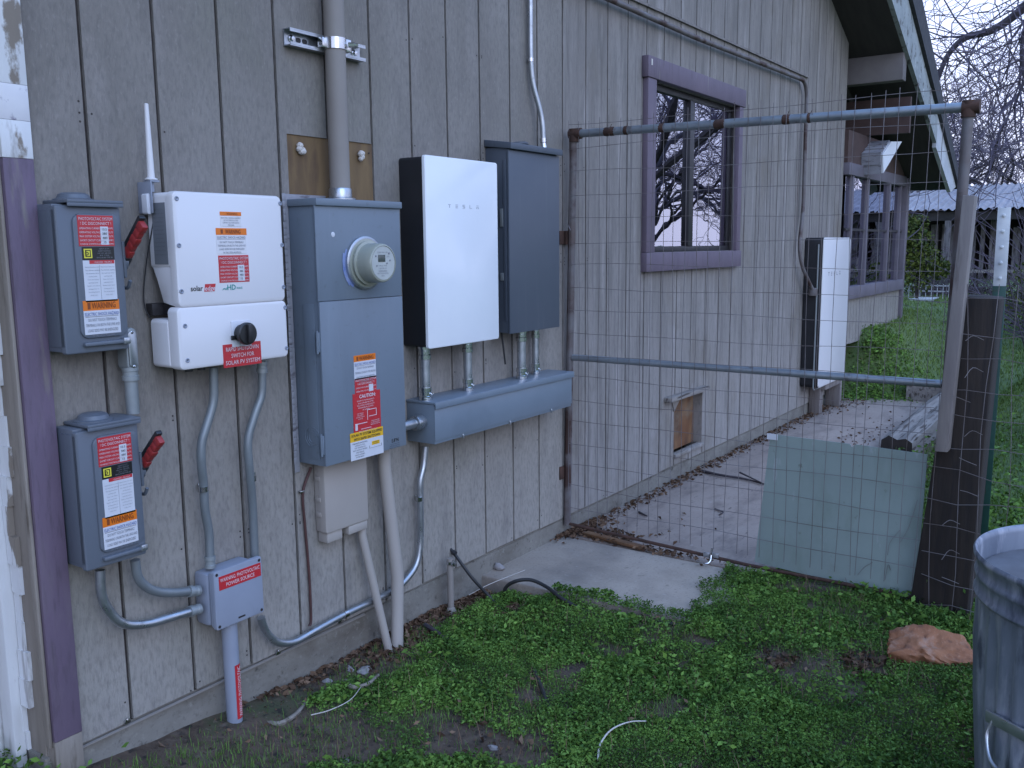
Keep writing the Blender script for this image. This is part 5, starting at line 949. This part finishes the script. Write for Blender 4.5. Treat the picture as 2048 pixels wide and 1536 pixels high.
stick('thin dry straw leaning over the leaves by the pad corner', [(938, 1190, -.11), (980, 1168, -.07), (1050, 1140, -.07)], .0016, 'foam', 'straw', 'straw')
stick('fallen dark branch in the litter by the stub pipe', [(850, 1250, -.13), (870, 1262, -.12), (898, 1280, -.13)], .009)
# ================================================================== background
SX = 20.0; sp_ = lambda x, y, s=SX: X(x, y, s)
shed = thing('open_shed', (SX, 0, .4), 'low open shed with a corrugated metal roof at the back of the yard', 'shed')
ez = sp_(1930, 419).z; rz = X(1930, 371, SX+3.2).z
mb = MB(); ys = np.arange(-6, 5.0, .015); nn_ = len(ys); 
NR = 7
vs = [(SX-.15+3.35*k/(NR-1), y, ez+(rz-ez)*k/(NR-1)+.024*math.sin(y*2*math.pi/.15)) for k in range(NR) for y in ys]
mb.add(vs, [(k*nn_+i, k*nn_+i+1, (k+1)*nn_+i+1, (k+1)*nn_+i) for k in range(NR-1) for i in range(nn_-1)]); sr = build(mb, 'roof', 'shed_metal', shed)
mb = MB(); mb.prism([(SX+2.5, 2.5, rz-.12), (SX+3.3, 2.5, rz+.03), (SX+3.3, 3.6, rz+.03), (SX+2.5, 3.6, rz-.12)], (0, 0, .05)); build(mb, 'patch_sheet', 'hood_white', sr)
mb = MB(); mb.box((SX-.05, -6, ez-.22), (SX+.05, 4.9, ez-.04)); build(mb, 'eave_beam', 'shed_dark', shed)
for i, y in enumerate((-5.5, -2.8, -.6, 1.4, 3.4)): mb = MB(); mb.box((SX-.05, y-.06, .2), (SX+.06, y+.06, ez-.22)); build(mb, 'post', 'shed_wood', shed)
mb = MB(); y = -6
while y < 4.9:
    w_ = random.uniform(.07, .16); mb.box((SX+.5+random.uniform(0, .05), y, .2), (SX+.53+random.uniform(0.03, .06), y+w_, random.uniform(1.55, 1.75))); y += w_+random.uniform(.02, .12)
build(mb, 'plank_wall', 'shed_wood', shed, False)
mb = MB(); mb.box((SX+3.0, -6, .2), (SX+3.1, 4.9, rz-.1)); mb.box((SX+.2, -6, .2), (SX+3, -5.9, ez)); build(mb, 'back_wall', 'shed_dark', shed)
mb = MB(); mb.box((SX-1.2, -6, .66), (SX-1.13, 3, .72))
for y in (-5, -3, -1, 1, 2.9): mb.box((SX-1.12, y, .2), (SX-1.06, y+.08, .95))
tag(build(mb, 'rail_fence', 'board_grey'), 'low grey rail fence in front of the shed', 'fence')
# planter, its wire rack and shrub
gz = float(ground_h(12.4, .4)); a, b = X(1822, 597, 12.2), X(1867, 597, 12.2)
mb = MB(); cy = (a.y+b.y)/2; w_ = abs(a.y-b.y)/2
mb.solid([(12.2, cy-w_*.72, gz-.02), (12.6, cy-w_*.72, gz-.02), (12.6, cy+w_*.72, gz-.02), (12.2, cy+w_*.72, gz-.02), (12.15, cy-w_, a.z), (12.65, cy-w_, a.z), (12.65, cy+w_, a.z), (12.15, cy+w_, a.z)], [(0, 3, 2, 1), (4, 5, 6, 7), (0, 1, 5, 4), (1, 2, 6, 5), (2, 3, 7, 6), (3, 0, 4, 7)], .01)
mb.box((12.13, cy-w_-.01, a.z-.03), (12.149, cy+w_+.01, a.z+.005), .003)
tag(build(mb, 'planter_tub', 'planter_white'), 'white tapered planter tub on the far lawn beside the shrub', 'planter')
mb = MB(); zt_ = X(1845, 568, 12.7).z
for i in range(9): mb.box((12.7, cy-.25+.075*i, gz), (12.712, cy-.242+.075*i, zt_))
for z in (gz+.1, zt_-.03): mb.box((12.70, cy-.26, z), (12.715, cy+.4, z+.015))
tag(build(mb, 'garden_rack', 'planter_white', None, False), 'low white picket rack behind the planter tub', 'fence')
def leaf_cloud(centres, n, size, seed, flat=0.0):
    r = np.random.default_rng(seed); c = np.array([q[:3] for q in centres]); rad = np.array([q[3:6] for q in centres]); idx = r.integers(0, len(c), n)
    d_ = r.normal(size=(n, 3)); d_ /= np.linalg.norm(d_, axis=1)[:, None]; p = c[idx]+d_*rad[idx]*(r.random((n, 1))**.45); return leaf_quads(p, size, r, flat)
def leaf_quads(p, size, r, flat=0.0, curl=.3):
    n = len(p); u = r.normal(size=(n, 3)); u[:, 2] *= (1-flat); u /= np.linalg.norm(u, axis=1)[:, None]; w = r.normal(size=(n, 3)); w[:, 2] *= (1-flat); w = np.cross(u, w); 
    if flat > 0: w = np.cross(np.cross(u, w), u)*0+w
    w = np.cross(u, np.cross(w, u)); w /= np.linalg.norm(w, axis=1)[:, None]+1e-9
    nn = np.cross(u, w); s = (size*(.6+.8*r.random(n)))[:, None]
    v = np.stack([p-u*s, p+w*s*.5+nn*s*curl*.3, p+u*s-nn*s*curl*.4, p-w*s*.5+nn*s*curl*.3], 1); return v.reshape(-1, 3)
def mass(name, verts, m, shade, parent=None, k=4):
    me = bpy.data.meshes.new(name); n = len(verts)//k; off = np.array(wpos(parent)); me.vertices.add(n*k); me.loops.add(n*k); me.polygons.add(n)
    me.vertices.foreach_set('co', (verts-off).astype(np.float32).ravel()); me.loops.foreach_set('vertex_index', np.arange(n*k, dtype=np.int32)); me.polygons.foreach_set('loop_start', np.arange(0, n*k, k, dtype=np.int32))
    me.materials.append(M[m]); at = me.attributes.new('shade', 'FLOAT', 'POINT'); at.data.foreach_set('value', np.repeat(shade, k).astype(np.float32)); me.update(calc_edges=True); me.validate()
    o = bpy.data.objects.new(name, me); C.objects.link(o); o.parent = parent; return o
def shrub(x, y, label, cs, n, size, seed, stems=5, cat='shrub', m='shrub_leaf'):
    z = float(ground_h(x, y)); t = thing('leafy_shrub', (x, y, z), label, cat); cs = [(x+c[0], y+c[1], z+c[2], c[3], c[4], c[5]) for c in cs]
    v = leaf_cloud(cs, n, size, seed); r = np.random.default_rng(seed+1); sh = np.clip(.45+.25*r.normal(size=n)+.2*np.sin(v.reshape(-1, 4, 3)[:, 0, 0]*9), 0, 1); mass('foliage', v, m, sh, t)
    mb = MB()
    for c in cs[:stems]: mb.tube(smooth_path([(x, y, z-.03), (x+(c[0]-x)*.4, y+(c[1]-y)*.3, z+(c[2]-z)*.6), (c[0], c[1], c[2])], 4), .012, 5)
    build(mb, 'stem', 'bark', t)
shrub(12.3, .45, 'yellow-green shrub at the corner beyond the porch windows', [(0, .0, .35, .35, .22, .3), (.1, .05, .75, .35, .25, .25), (0, -.12, .55, .3, .18, .25), (.2, .1, 1.0, .3, .2, .2), (-.1, .15, .5, .25, .2, .4), (.1, -.25, .42, .25, .14, .15), (.0, .22, .9, .2, .16, .3)], 2600, .030, 5)
shrub(7.35, -.20, 'low green clump of weeds at the foot of the porch wall', [(0, 0, .06, .16, .12, .09), (.25, .03, .08, .18, .1, .1), (.5, 0, .05, .15, .12, .07)], 900, .018, 6, cat='weed', m='weed_leaf')
shrub(11.0, -1.05, 'dark bushy growth beyond the steel post', [(0, 0, .3, .5, .5, .3), (1, .1, .4, .6, .4, .4), (.5, -.5, .35, .5, .4, .3)], 1600, .03, 7)
def brush(x0, x1, y0, y1, h, n, seed, label, name='brush_pile', cat='brush', m='bark'):
    r = random.Random(seed); mb = MB()
    for i in range(n):
        p = Vector((r.uniform(x0, x1), r.uniform(y0, y1), 0)); p.z = float(ground_h(p.x, p.y))-.02; d_ = Vector((r.uniform(-1, 1), r.uniform(-1, 1), r.uniform(.2, 1.6))).normalized(); ln = h*r.uniform(.5, 1.3); pts = [p]
        for k in range(3): d_ = (d_+Vector((r.uniform(-.5, .5), r.uniform(-.5, .5), r.uniform(-.45, .25)))).normalized(); pts.append(pts[-1]+d_*ln/3)
        mb.tube(pts, [.008, .006, .005, .003], 4, False)
    return tag(build(mb, name, m, None, False), label, cat)
brush(13.2, 15.5, -1.9, .9, .42, 1100, 91, 'long low pile of dark brown brush in front of the shed')
brush(9.5, 11.5, -1.9, -1.15, 1.5, 260, 92, 'tall thin brown brambles behind the steel post', 'bramble', 'bramble', 'twig')
# bare trees
def bare_tree(x, y, h, seed, label, spread=1.0, fork=.25, group=None, rr=.16, limbs=None, depth=6, twig=.006, lean=(0, 0), zlift=0):
    r = random.Random(seed); z = float(ground_h(x, y))-.1; t = thing('bare_tree', (x, y, z), label, 'tree', group); tb_, cb = MB(), MB()
    def grow(p, d, ln, rad, lv):
        n = 4 if lv < 3 else 3; pts = [p]; dd_ = d.copy()
        for _ in range(n):
            dd_ = (dd_+Vector((r.uniform(-1, 1), r.uniform(-1, 1), r.uniform(-.7, .75)))*(.20+.045*lv)).normalized(); pts.append(pts[-1]+dd_*ln/n)
        rs = [rad*(1-.45*i/n) for i in range(n+1)]; (tb_ if lv < 3 else cb).tube(pts, rs, 8 if lv < 2 else (5 if lv < 3 else 3), False)
        if lv >= depth: return
        k = r.choice((2, 3, 3)) if lv < 3 else r.choice((2, 3))
        for i in range(k):
            f = 1.0 if i == 0 else r.uniform(.45, .95); q = pts[min(n, max(1, round(f*n)))]; a = Vector((r.uniform(-1, 1), r.uniform(-1, 1), r.uniform(-.45, .8))).normalized(); nd = (dd_*(.55 if i else .9)+a*spread*(.75 if i else .4)).normalized()
            grow(q, nd, ln*r.uniform(.62, .86), max(rad*(.66 if i == 0 else .5), twig), lv+1)
    base = Vector((x, y, z)); f = base+Vector((lean[0], lean[1], h*fork)); tb_.tube([base, base.lerp(f, .5)+Vector((.05, .04, 0)), f], [rr*1.25, rr*1.05, rr], 10)
    for i in range(4):
        a = 2*math.pi*i/4+r.uniform(-.5, .5); grow(f, Vector((math.cos(a)*.8*spread, math.sin(a)*.8*spread, r.uniform(.5, 1.1))).normalized(), h*.30, rr*.62, 1)
    for L_ in (limbs or []):
        P = smooth_path([f]+[Vector(q) for q in L_[0]], 5); m_ = len(P); tb_.tube(P, [L_[1]*(1-.7*i/m_) for i in range(m_)], 7, False)
        for i in range(4, m_): dd_ = (P[i]-P[i-1]).normalized(); grow(P[i], (dd_*.5+Vector((r.uniform(-1, 1), r.uniform(-1, 1), r.uniform(-.9, .6)))).normalized(), r.uniform(.8, 1.4), .014, 3 if i % 3 == 0 else 4)
    build(tb_, 'trunk', 'bark', t); build(cb, 'crown', 'twig', t, False); return t
lim = lambda pts, x0, dx=0: [X(px, py, x0+dx*i) for i, (px, py) in enumerate(pts)]
bare_tree(17.5, -8.2, 8.5, 33, 'nearest bare oak whose dark crooked limb crosses the top right corner', 1.1, .2, None, .24,
          [(lim([(2240, -60), (2110, -40), (2040, 22), (1985, 60), (1930, 76), (1895, 112), (1872, 170)], 13.5, -.15), .085), (lim([(2160, -60), (2070, 10), (2044, 90), (2048, 150), (2042, 178), (2026, 215)], 13.2, -.1), .04)], 6)
G_ = 'bare trees beyond the shed'; LB = 'leafless grey-brown tree standing beyond the corrugated shed'
t1 = bare_tree(29, 1.9, 7.5, 41, LB, 1.0, .12, G_, .15, None, 7, .009); t2 = bare_tree(33, .2, 8.0, 42, LB, 1.1, .1, G_, .15, None, 7, .010)
for (x, y, rz_, s_, src) in ((26.5, 3.4, 1.1, .75, t1), (37, 3.2, 2.0, 1.1, t2), (31, -2.6, 4.1, .9, t1), (42, 6.5, .5, 1.15, t2), (45, -1.5, 3.0, 1.2, t1), (27, -5.5, 5.2, .95, t2)):
    c = copy_tree(src); c.location = (x, y, float(ground_h(x, y))-.1); c.rotation_euler = (0, 0, rz_); c.scale = (s_,)*3
t3 = copy_tree(t1); t3.location = (24, -10.5, 0.1); t3.rotation_euler = (0, 0, 2.2); t3.scale = (1.1,)*3; t3['label'] = 'leafless tree at the right of the yard, seen reflected in the window'; t3['group'] = 'trees reflected in the window'
for (x, y, rz_, s_) in ((32, -15, .4, 1.3), (19, -13, 3.3, 1.0), (40, -13, 5, 1.3)):
    c = copy_tree(t3); c.location = (x, y, .1); c.rotation_euler = (0, 0, rz_); c.scale = (s_,)*3
# ================================================================== plants and litter
def bl2(px, py, sx, sy, w): p = G(px, py, -.13); return (p.x, p.y, sx, sy, w)
BARE = [bl2(610, 1350, .22, .06, 1.2), bl2(500, 1450, .25, .06, 1.0), bl2(690, 1440, .10, .10, .30), bl2(930, 1470, .07, .12, .95), bl2(1010, 1500, .06, .10, .95), bl2(1150, 1330, .10, .07, 1.1), bl2(1060, 1390, .07, .06, .8), bl2(1420, 1310, .06, .11, .9), bl2(1560, 1345, .05, .07, 1.1), bl2(1740, 1350, .07, .09, 1.1), bl2(880, 1500, .07, .08, .7),
        bl2(860, 1220, .16, .05, 1.4), bl2(930, 1190, .12, .06, 1.2), bl2(1030, 1215, .07, .05, .8), bl2(760, 1320, .12, .06, 1.0), bl2(1220, 1300, .05, .09, .7), bl2(340, 1500, .3, .06, 1.1), bl2(1640, 1190, .10, .12, .5), bl2(1850, 1230, .10, .12, .9), bl2(1000, 1170, .04, .03, .8)]
THIN = [bl2(560, 1500, .25, .18, .8), bl2(800, 1450, .18, .14, .62), bl2(470, 1520, .2, .15, .8), bl2(1050, 1500, .10, .12, .5), bl2(700, 1490, .16, .20, .85), bl2(900, 1440, .10, .14, .6), bl2(1180, 1400, .07, .12, .35), bl2(1400, 1330, .10, .12, .25)]
def cover(x, y):
    c = .50+1.15*(vnoise(x, y, 4.5, 5)-.5)+.7*(vnoise(x, y, 13, 6)-.5)+.30
    for bx_, by_, sx, sy, w in BARE+THIN: c -= w*np.exp(-((x-bx_)/sx)**2-((y-by_)/sy)**2)
    c -= 1.6*sstep(-.14, -.05, y)*(x > -.1)*(x < 3); return c
r = np.random.default_rng(3); n = 95000
x = r.uniform(-.9, 2.45, n); y = r.uniform(-2.35, -.04, n)
# keep only what lies on open soil or laps over the pad
c = cover(x, y); onpad = (x > 1.60)&(y > -.93+.10*(vnoise(x, y, 9, 8)-.5)+.16*(x-1.6)/.64); edge = (x < 1.64+.06*vnoise(x, y, 14, 9))&(y < -.34)
left = (x < -.12)
keep = (r.random(n) < np.clip(c*1.5, 0, 1))&(c > .12)&(~onpad | (edge & (r.random(n) < .85)))&(~((x > 2.22)&(y > -1.0)))
x, y, c = x[keep], y[keep], c[keep]
mound = np.clip(c, 0, 1)*.045*vnoise(x, y, 11, 12)+.012; z0 = np.maximum(ground_h(x, y), np.where((x > 1.6)&(x < 2.24)&(y > -1.02), PADZ, -9))
NL = 7; P = np.stack([x, y, z0], -1).repeat(NL, 0); mo = mound.repeat(NL); n2 = len(P); ang = r.uniform(0, 2*np.pi, n2); rad = r.uniform(.001, .016, n2)
P[:, 0] += np.cos(ang)*rad; P[:, 1] += np.sin(ang)*rad; P[:, 2] += mo*r.uniform(.15, 1.0, n2)+r.uniform(0, .008, n2)
v = leaf_quads(P, .0030+.0050*vnoise(P[:, 0], P[:, 1], 7, 14)**2+.0012*r.random(n2), r, .5)
sh = np.clip(.35+.5*(vnoise(P[:, 0], P[:, 1], 5, 15)-.5)+.18*r.normal(size=n2)+.6*(vnoise(P[:, 0], P[:, 1], 22, 16)-.5), 0, 1)
tag(mass('ground_cover', v, 'weed_leaf', sh), 'dense bright green chickweed covering the bare yard in patches', 'ground cover', kind='stuff')
# fine grass blades where the yard is worn
def blades(n, xr, yr, hmin, hmax, w, seed, dens):
    r = np.random.default_rng(seed); x = r.uniform(*xr, n); y = r.uniform(*yr, n); k = r.random(n) < dens(x, y); x, y = x[k], y[k]; n = len(x); z = ground_h(x, y); h = r.uniform(hmin, hmax, n); a = r.uniform(0, 6.28, n); b = r.uniform(.15, .9, n)*h
    P = np.stack([x, y, z], -1); ux = np.stack([np.cos(a), np.sin(a), 0*a], -1); vx = np.stack([-np.sin(a), np.cos(a), 0*a], -1); up = np.array([0, 0, 1.0])
    mid = P+ux*b[:, None]*.35+up*h[:, None]*.6; tip = P+ux*b[:, None]+up*h[:, None]
    return np.stack([P-vx*w, P+vx*w, mid+vx*w*.7, mid-vx*w*.7, mid-vx*w*.7, mid+vx*w*.7, tip, tip-vx*w*.15], 1).reshape(-1, 3), n
def dn(x, y):
    return np.where(((x > 1.6)&(y > -.95)) | ((x > 2.2)&(y > -1.0)), 0, np.clip(.45+.9*(vnoise(x, y, 6, 21)-.3)-.35*sstep(-.10, -.02, y)*(x > .5), 0, 1))*(1-.85*np.clip(sum(w*np.exp(-((x-bx_)/sx)**2-((y-by_)/sy)**2) for bx_, by_, sx, sy, w in BARE), 0, 1))
v, nb_ = blades(130000, (-.9, 2.4), (-2.3, -.03), .008, .030, .0009, 8, dn); tag(mass('grass', v, 'weed_leaf', np.clip(np.random.default_rng(9).normal(.45, .2, nb_*2), 0, 1)), 'short thin grass growing through the worn soil by the wall', 'grass', kind='stuff')
v, nb_ = blades(80000, (6.75, 15), (-2.2, 1.2), .012, .045, .0035, 10, lambda x, y: np.where(((y > -.05)&(x < 9.1)) | ((x < 7.5)&(y > -.84)&(ground_h(x, y) < -.09)), 0, 1.0)*np.clip(.4+.9*vnoise(x, y, 2, 33), 0, 1)*np.exp(-(x-7.0)/6)); v2, nb2 = blades(26000, (2.6, 7.7), (-2.6, -1.02), .012, .042, .002, 12, lambda x, y: np.ones_like(x))
vv = np.concatenate([v, v2]); tag(mass('lawn', vv, 'lawn_blade', np.clip(np.random.default_rng(13).normal(.5, .25, (nb_+nb2)*2), 0, 1)), 'bright green lawn rising beyond the end of the path', 'grass', kind='stuff')
# broad leaved weeds on the outer left corner and under the gate posts
def weeds(name, label, spots, seed, size=.014):
    r = np.random.default_rng(seed); P = []
    for (cx_, cy_, sx, sy, hh, k) in spots:
        q = np.stack([cx_+sx*r.normal(size=k), cy_+sy*r.normal(size=k)], -1); P.append(np.concatenate([q, (ground_h(q[:, 0], q[:, 1])+hh*r.random(k))[:, None]], 1))
    P = np.concatenate(P); v = leaf_quads(P, size*np.ones(len(P)), r, .5); tag(mass(name, v, 'weed_leaf', np.clip(r.normal(.4, .22, len(P)), 0, 1)), label, 'ground cover', kind='stuff')
weeds('corner_weeds', 'broad leaved weeds growing round the outer left corner of the house', [(-.33, .05, .06, .12, .07, 900), (-.36, .35, .06, .2, .10, 900), (-.45, -.2, .12, .12, .06, 600)], 51, .011)
weeds('fence_weeds', 'leafy weeds around the foot of the dark post and beyond the fence', [(2.25, -1.50, .08, .10, .05, 500), (2.0, -1.62, .05, .08, .05, 300), (3.3, -1.75, .4, .22, .14, 2500), (3.0, -1.35, .3, .15, .08, 1200), (4.6, -1.3, .5, .18, .10, 1600), (7.08, -.22, .12, .12, .06, 900), (7.0, -.5, .10, .16, .05, 700), (7.35, -.35, .2, .2, .05, 1200), (6.95, -.12, .08, .06, .10, 400), (2.9, -2.2, .3, .3, .12, 1500)], 52, .014)
r = np.random.default_rng(57); n = 5200; x = r.uniform(.1, 2.2, n); y = r.uniform(-2.3, -.1, n); k = (vnoise(x, y, 3.5, 40) > .56)&(cover(x, y) > .25)&~((x > 1.56)&(y > -1.0)); x, y = x[k], y[k]; n = len(x)
v = leaf_quads(np.stack([x, y, ground_h(x, y)+.022+.022*r.random(n)], -1), .0075+.0055*r.random(n), r, .7); tag(mass('broad_leaves', v, 'weed_leaf', np.clip(r.normal(.62, .2, n), 0, 1)), 'patches of rounder broad leaved seedlings among the finer weeds', 'ground cover', kind='stuff')
v, nb_ = blades(1500, (.2, 2.2), (-2.2, -.15), .03, .075, .0010, 58, lambda x, y: np.where((x > 1.58)&(y > -1.0), 0, 1.0)); tag(mass('dead_stems', v, 'dead_leaf', np.clip(np.random.default_rng(59).normal(.8, .25, nb_*2), 0, 1)), 'thin dry stems leaning here and there through the weeds', 'grass', kind='stuff')
# dead leaves and bark chips
def litter(n, spots, size, seed):
    r = np.random.default_rng(seed); P = []
    for (cx_, cy_, sx, sy, z, f) in spots:
        k = int(n*f); q = np.stack([cx_+sx*r.normal(size=k), cy_+sy*r.normal(size=k)], -1); q[:, 1] = np.minimum(q[:, 1], -.004+0*q[:, 1]) if cx_ < 6 else q[:, 1]; zz = np.maximum(ground_h(q[:, 0], q[:, 1]), z); P.append(np.concatenate([q, (zz+.003+.012*r.random(k))[:, None]], 1))
    P = np.concatenate(P); return leaf_quads(P, size*np.ones(len(P)), r, .75, .6), len(P)
g_ = lambda px, py, z=-.13: G(px, py, z)
sp2 = []
for (px, py, sx, sy, z, f) in ((860, 1225, .14, .035, -9, .16), (930, 1195, .10, .035, -9, .14), (1010, 1215, .05, .05, -9, .07), (1040, 1230, .03, .05, -9, .05), (790, 1290, .12, .04, -9, .08), (1560, 1345, .03, .04, -9, .02), (1740, 1355, .05, .06, -9, .05), (620, 1350, .14, .04, -9, .05), (985, 1490, .08, .08, -9, .01), (1850, 1225, .05, .08, -9, .04)):
    p = g_(px, py); sp2.append((p.x, p.y, sx, sy, z, f))
for (px, py, sx, sy, f) in ((1165, 1058, .08, .045, .13), (1230, 1075, .05, .05, .05), (1330, 1108, .02, .10, .03), (1130, 1068, .05, .02, .05)):
    p = G(px, py, -.088); sp2.append((p.x, p.y, sx, sy, -.088, f))
for x_ in np.arange(2.5, 7.0, .35): sp2.append((x_, -.035, .17, .03, -.094, .022))
sp2 += [(6.6, -.12, .30, .07, -.094, .05), (5.3, -.62, .5, .10, -.094, .03), (2.5, -.4, .15, .2, -.094, .006)]
v, nl = litter(3400, sp2, .0125, 61); tag(mass('leaf_litter', v, 'dead_leaf', np.clip(np.random.default_rng(62).normal(.45, .28, nl), 0, 1)), 'brown dead leaves and bark chips drifted along the wall foot', 'leaf litter', kind='stuff')
r = np.random.default_rng(71); q = np.stack([r.uniform(.2, 2.2, 420), r.uniform(-1.9, -.1, 420)], -1); P = np.concatenate([q, (ground_h(q[:, 0], q[:, 1])+.01+.02*r.random(420))[:, None]], 1); P = P[~((P[:, 0] > 1.6)&(P[:, 1] > -.9))]
v = leaf_quads(P, .008*np.ones(len(P)), r, .7, .6); tag(mass('scattered_leaves', v, 'dead_leaf', np.clip(r.normal(.85, .15, len(P)), 0, 1)), 'scattered pale dry leaves and crumbs among the weeds', 'leaf litter', kind='stuff')
r = np.random.default_rng(81); n = 9000; q = np.stack([r.uniform(-.6, 2.3, n), r.uniform(-2.2, -.02, n)], -1); q = q[~((q[:, 0] > 1.58)&(q[:, 1] > -1.04))]; n = len(q); zz = ground_h(q[:, 0], q[:, 1]); sz = .0015+.0045*r.random(n)**3
T_ = np.array([[1, 0, -.3], [-.5, .87, -.3], [-.5, -.87, -.3], [.1, .1, .9]]); a = r.uniform(0, 6.28, n); V = np.zeros((n, 4, 3))
for k in range(4): V[:, k, 0] = q[:, 0]+(T_[k, 0]*np.cos(a)-T_[k, 1]*np.sin(a))*sz; V[:, k, 1] = q[:, 1]+(T_[k, 0]*np.sin(a)+T_[k, 1]*np.cos(a))*sz; V[:, k, 2] = zz+T_[k, 2]*sz
tri = V[:, [[0, 1, 3], [1, 2, 3], [2, 0, 3]]].reshape(-1, 3); tag(mass('soil_crumbs', tri, 'dead_leaf', np.clip(r.normal(.25, .25, n).repeat(3), 0, 1), None, 3), 'small soil crumbs and grit lying on the bare earth', 'soil', kind='stuff')
print('faces', sum(len(o.data.polygons) for o in C.objects if o.type == 'MESH'))
